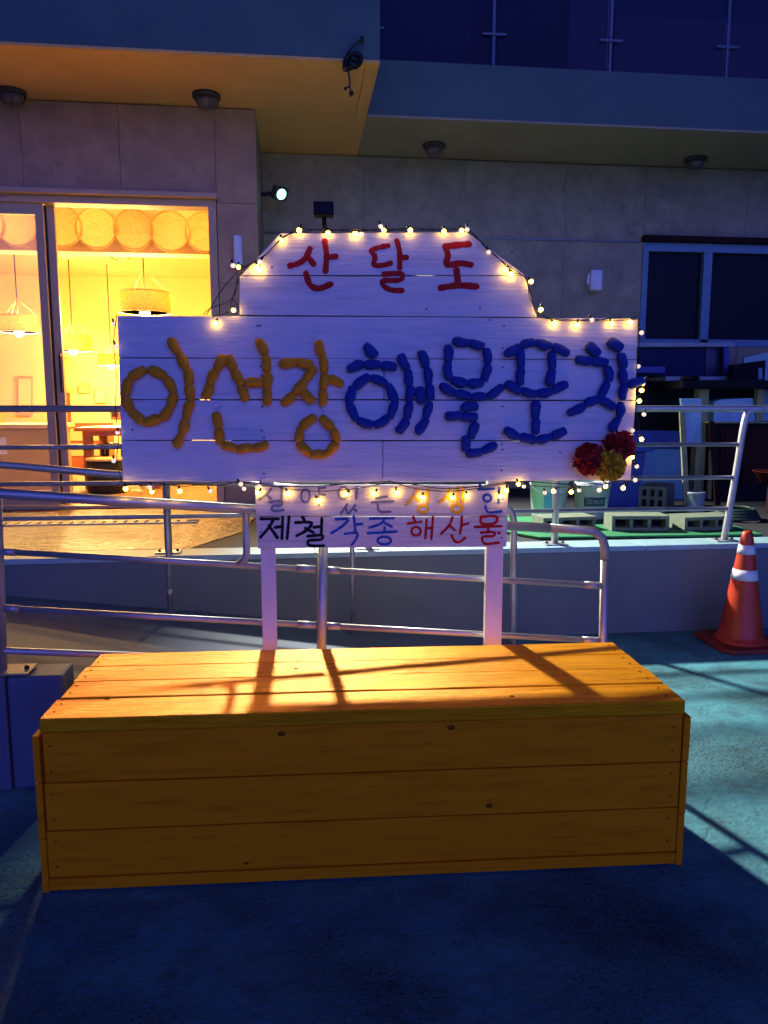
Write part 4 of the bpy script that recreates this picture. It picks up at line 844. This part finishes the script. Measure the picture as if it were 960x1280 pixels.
def bucket(x, y, r, h, label):
    t = thing('bucket', (x, y, TZ), label, 'bucket'); mb = MB()
    mb.lathe([(r*.80, 0), (r*.83, .01), (r, h-.03), (r*1.05, h-.03), (r*1.05, h-.012), (r*1.0, h-.012), (r*1.04, h), (r*.98, h), (r*.95, h-.04), (r*.78, .02), (.001, .02)], 30, (0, 0, 0)); obj('bucket_body', mb, 'bucket', t, local=True)
    mb = MB(); mb.tube([(r*1.04*cos(a), -.05*sin(a)-.6*r*sin(a), h-.03-.10*sin(a)) for a in [i*pi/12 for i in range(13)]], .0025, 5); obj('handle', mb, 'steel_dull', t, local=True)
    return t
def wrap(r0, r1, h, a0, a1, z0, z1, off=.0012, n=10):
    mb = MB(); V = []
    for i in range(n+1):
        a = a0+(a1-a0)*i/n
        for z in (z0, z1): rr = r0+(r1-r0)*z/h+off; V.append((rr*cos(a), rr*sin(a), z))
    mb.add(V, [(2*i, 2*i+2, 2*i+3, 2*i+1) for i in range(n)], True); return mb
b1 = bucket(1.86, 5.50, .145, .30, 'white bucket with pale blue print behind the railing post')
obj('printed_label', wrap(.83*.145, .145, .27, radians(238), radians(285), .08, .20), 'bucket_print', b1, local=True)
b2 = bucket(2.16, 5.42, .13, .27, 'white bucket with dark green sealer label beside blue bin')
obj('printed_label', wrap(.83*.13, .13, .24, radians(222), radians(300), .10, .165), 'label_dark', b2, local=True)
tc = bpy.data.curves.new('label_lettering', 'FONT'); tc.body = 'SEALER'; tc.size = .043; tc.align_x = 'CENTER'; tc.extrude = .0004; tc.space_character = 1.15
tmp = bpy.data.objects.new('t', tc); COL.objects.link(tmp); me = bpy.data.meshes.new_from_object(tmp.evaluated_get(bpy.context.evaluated_depsgraph_get())); bpy.data.objects.remove(tmp); bpy.data.curves.remove(tc)
me.materials.clear(); me.materials.append(M['label_text'])
to = bpy.data.objects.new('label_lettering', me); COL.objects.link(to); to.parent = b2; to.location = (-.008, -.1245, .118); to.rotation_euler = (pi/2, 0, radians(-4))
# blue bin
t = thing('blue_bin', (2.62, 6.12, .549), 'deep blue trash bin with hipped lid behind the sign corner', 'bin')
mb = MB(); q = .17; mb.hexa([(2.62-q, 5.98, .549), (2.62+q-.01, 5.98, .549), (2.62+q-.01, 6.28, .549), (2.62-q, 6.28, .549), (2.62-q-.03, 5.95, 1.02), (2.62+q+.03, 5.95, 1.02), (2.62+q+.03, 6.3, 1.02), (2.62-q-.03, 6.3, 1.02)]); obj('bin_body', mb, 'bin_blue', t, bevel=.012)
mb = MB(); q = .25; mb.hexa([(2.62-q, 5.9, 1.021), (2.62+q, 5.9, 1.021), (2.62+q, 6.35, 1.021), (2.62-q, 6.35, 1.021), (2.62-.12, 6.0, 1.16), (2.62+.12, 6.0, 1.16), (2.62+.12, 6.2, 1.16), (2.62-.12, 6.2, 1.16)]); obj('lid', mb, 'bin_blue', t, bevel=.008)
def crate(name, label, cat, Y, depth, quad, m, z0=None, extra=None, bev=.004):
    p = [aty(x, y, Y) for x, y in quad]; t = thing(name, (sum(q.x for q in p)/len(p), Y, min(q.z for q in p)), label, cat)
    mb = MB(); mb.prism(p, (0, depth, 0)); obj(extra[0] if extra else 'body', mb, m, t, bevel=bev); return t, p
def rect(x0, y0, x1, y1): return [(x0, y0), (x1, y0), (x1, y1), (x0, y1)]
t, p = crate('storage_chest', 'pale blue chest with dark blue lid beside the blue bin', 'chest', 6.55, .35, rect(797, 561, 854, 628), 'box_blue')
mb = MB(); q = [aty(x, y, 6.53) for x, y in rect(788, 539, 858, 560.5)]; mb.prism(q, (0, .38, 0)); obj('lid', mb, 'bin_blue', t, bevel=.005)
t, p = crate('foam_board', 'tall pale styrofoam board leaning beside the timber post', 'foam board', 6.45, .03, [(851, 498), (877, 498), (877, 557), (858, 557)], 'foam')
# workbench of timber
t = thing('timber_workbench', (3.9, 6.8, .549), 'rough timber workbench with dark top at the right of the terrace', 'workbench')
for i, (x0, x1, y0, y1, Y) in enumerate([(874.5, 887, 484, 640, 6.6), (850, 857, 560, 632, 6.75), (888.5, 893, 563, 640, 6.5), (948, 956, 484, 640, 6.6)]):
    a, b = aty(x0, y0, Y), aty(x1, y0, Y); mb = MB(); mb.box(a.x, b.x, Y, Y+(b.x-a.x), .55, a.z); obj('leg', mb, 'timber', t, bevel=.003)
a, b, c = aty(850, 475, 6.5), aty(1010, 480, 6.5), aty(850, 486, 6.5); mb = MB(); mb.box(a.x, b.x, 6.45, 7.1, c.z, a.z); obj('worktop', mb, 'black', t, bevel=.006)
mb = MB(); c = aty(866, 474, 6.5); mb.lathe([(.07, 0), (.085, .015), (.075, .03), (.001, .036)], 14, (c.x, 6.55, a.z)); obj('mount', mb, 'black', t)
t, p = crate('foam_box', 'pale blue styrofoam box under the dark workbench top', 'foam box', 6.62, .3, [(892, 502), (903, 499), (941, 497.5), (944.5, 528), (892, 528)], 'foam')
mb = MB(); q = [aty(x, y, 6.61) for x, y in rect(892, 511, 943, 513)]; mb.prism(q, (0, .008, 0)); obj('lid_seam', mb, 'navy', t)
t, p = crate('wooden_cupboard', 'dark reddish wooden cupboard below the styrofoam box', 'cupboard', 6.45, .5, rect(893.5, 529, 1010, 650), 'black')
mb = MB(); q = [aty(x, y, 6.43) for x, y in rect(901, 534, 925, 605)]; mb.prism(q, (0, .018, 0)); obj('door', mb, 'darkwood', t, bevel=.002)
mb = MB(); q = [aty(x, y, 6.43) for x, y in rect(928, 534, 990, 605)]; mb.prism(q, (0, .018, 0)); obj('door', mb, 'darkwood', t, bevel=.002)
mb = MB(); q = [aty(x, y, 6.40) for x, y in rect(893, 527.5, 1012, 529)]; mb.prism(q, (0, .5, 0)); obj('top_board', mb, 'timber', t)
# shelf unit behind
t = thing('shelf_unit', (4.0, 7.3, .549), 'navy shelf unit with grey boards under the dark window', 'shelf')
for (x0, y0, x1, y1), m, nm, Y, dp in (((796, 428, 919, 433.5), 'shelf', 'shelf_board', 7.05, .35), ((832, 470.5, 942, 476), 'shelf', 'shelf_board', 7.0, .35), ((905, 433.7, 912, 470), 'bin_blue', 'upright', 7.04, .04),
                                       ((799, 433.7, 881, 470), 'navy', 'side_panel', 7.1, .3), ((882, 433.7, 904.5, 470), 'upper_dark', 'side_panel', 7.12, .28), ((786, 458, 831.5, 466), 'bin_blue', 'drawer_front', 6.98, .1), ((790, 478, 1000, 640), 'dark', 'base_panel', 7.15, .35)):
    mb = MB(); q = [aty(x, y, Y) for x, y in rect(x0, y0, x1, y1)]; mb.prism(q, (0, dp, 0)); obj(nm, mb, m, t, bevel=.002)
t, p = crate('pale_frame', 'pale teal panel leaning behind the workbench at the right edge', 'panel', 6.95, .04, [(930, 447), (1000, 432), (1000, 441), (957, 451), (930, 455)], 'tarp')
mb = MB(); q = [aty(x, y, 6.95) for x, y in [(957, 451.3), (1000, 441.3), (1000, 530), (953, 530)]]; mb.prism(q, (0, .04, 0)); obj('side_strip', mb, 'tarp', t)
t, p = crate('black_monitor', 'black box standing on the workbench in front of pale panel', 'box', 6.85, .08, [(916, 456), (956.5, 450.5), (956, 474.5), (916, 474.5)], 'black')
mb = MB(); q = [aty(x, y, 6.845) for x, y in rect(948, 460, 953, 474)]; mb.prism(q, (0, .004, 0)); obj('side_label', mb, 'box_blue', t)
t = thing('red_basin', (2.95, 5.1, .549), 'dark red plastic basin at the right photo edge', 'basin')
c = aty(972, 600, 5.6); t.location = (c.x, c.y, c.z-.03)
mb = MB(); mb.lathe([(.12, 0), (.17, .09), (.185, .095), (.185, .10), (.165, .10), (.11, .015), (.001, .015)], 26); obj('basin_body', mb, 'redbasin', t, local=True)
mb = MB(); mb.box(-.05, .05, -.05, .05, .549-c.z+.03, -.001); obj('stand', mb, 'darkwood', t, local=True)

t = thing('paint_can', (3.35, 5.9, .549), 'small grey paint can on the floor beside the cinder block', 'can')
c = atz(868, 640, .55); t.location = (c.x, c.y, .549)
mb = MB(); mb.lathe([(.07, 0), (.075, .004), (.07, .01), (.07, .15), (.076, .155), (.072, .165), (.06, .16), (.001, .158)], 20); obj('can_body', mb, 'shelf', t, local=True)
mb = MB(); mb.tube([(.075*cos(a), -.02, .15-.09*sin(a)) for a in [i*pi/10 for i in range(11)]], .002, 5); obj('handle', mb, 'steel_dull', t, local=True)
for k, (x0, x1, z1, m_, lab) in enumerate(((858, 862, 1.35, 'timber', 'thin weathered plank leaning left of the timber post'), (897, 900, 1.25, 'darkwood', 'dark thin plank leaning against the wooden cupboard'))):
    a = atz(x0, 632, .55); t = thing('leaning_plank', (a.x, a.y, .549), lab, 'plank')
    mb = MB(); mb.bar((a.x, a.y, .552), (a.x+.06, a.y+.28, z1), .05, .018, (0, -1, .2)); obj('board', mb, m_, t, bevel=.002)
# hose coil hanging from the right railing end
t = thing('garden_hose', (3.3, 5.2, .549), 'dark green hose coiled on the floor behind the curved railing post', 'hose')
mb = MB()
for k in range(4): mb.tube([(3.25+(.17-.012*k)*cos(a), 5.35+(.17-.012*k)*sin(a), .565+.02*k+.004*sin(3*a)) for a in [i*2*pi/26 for i in range(27)]], .0115, 7)
obj('coil', mb, 'hose', t)
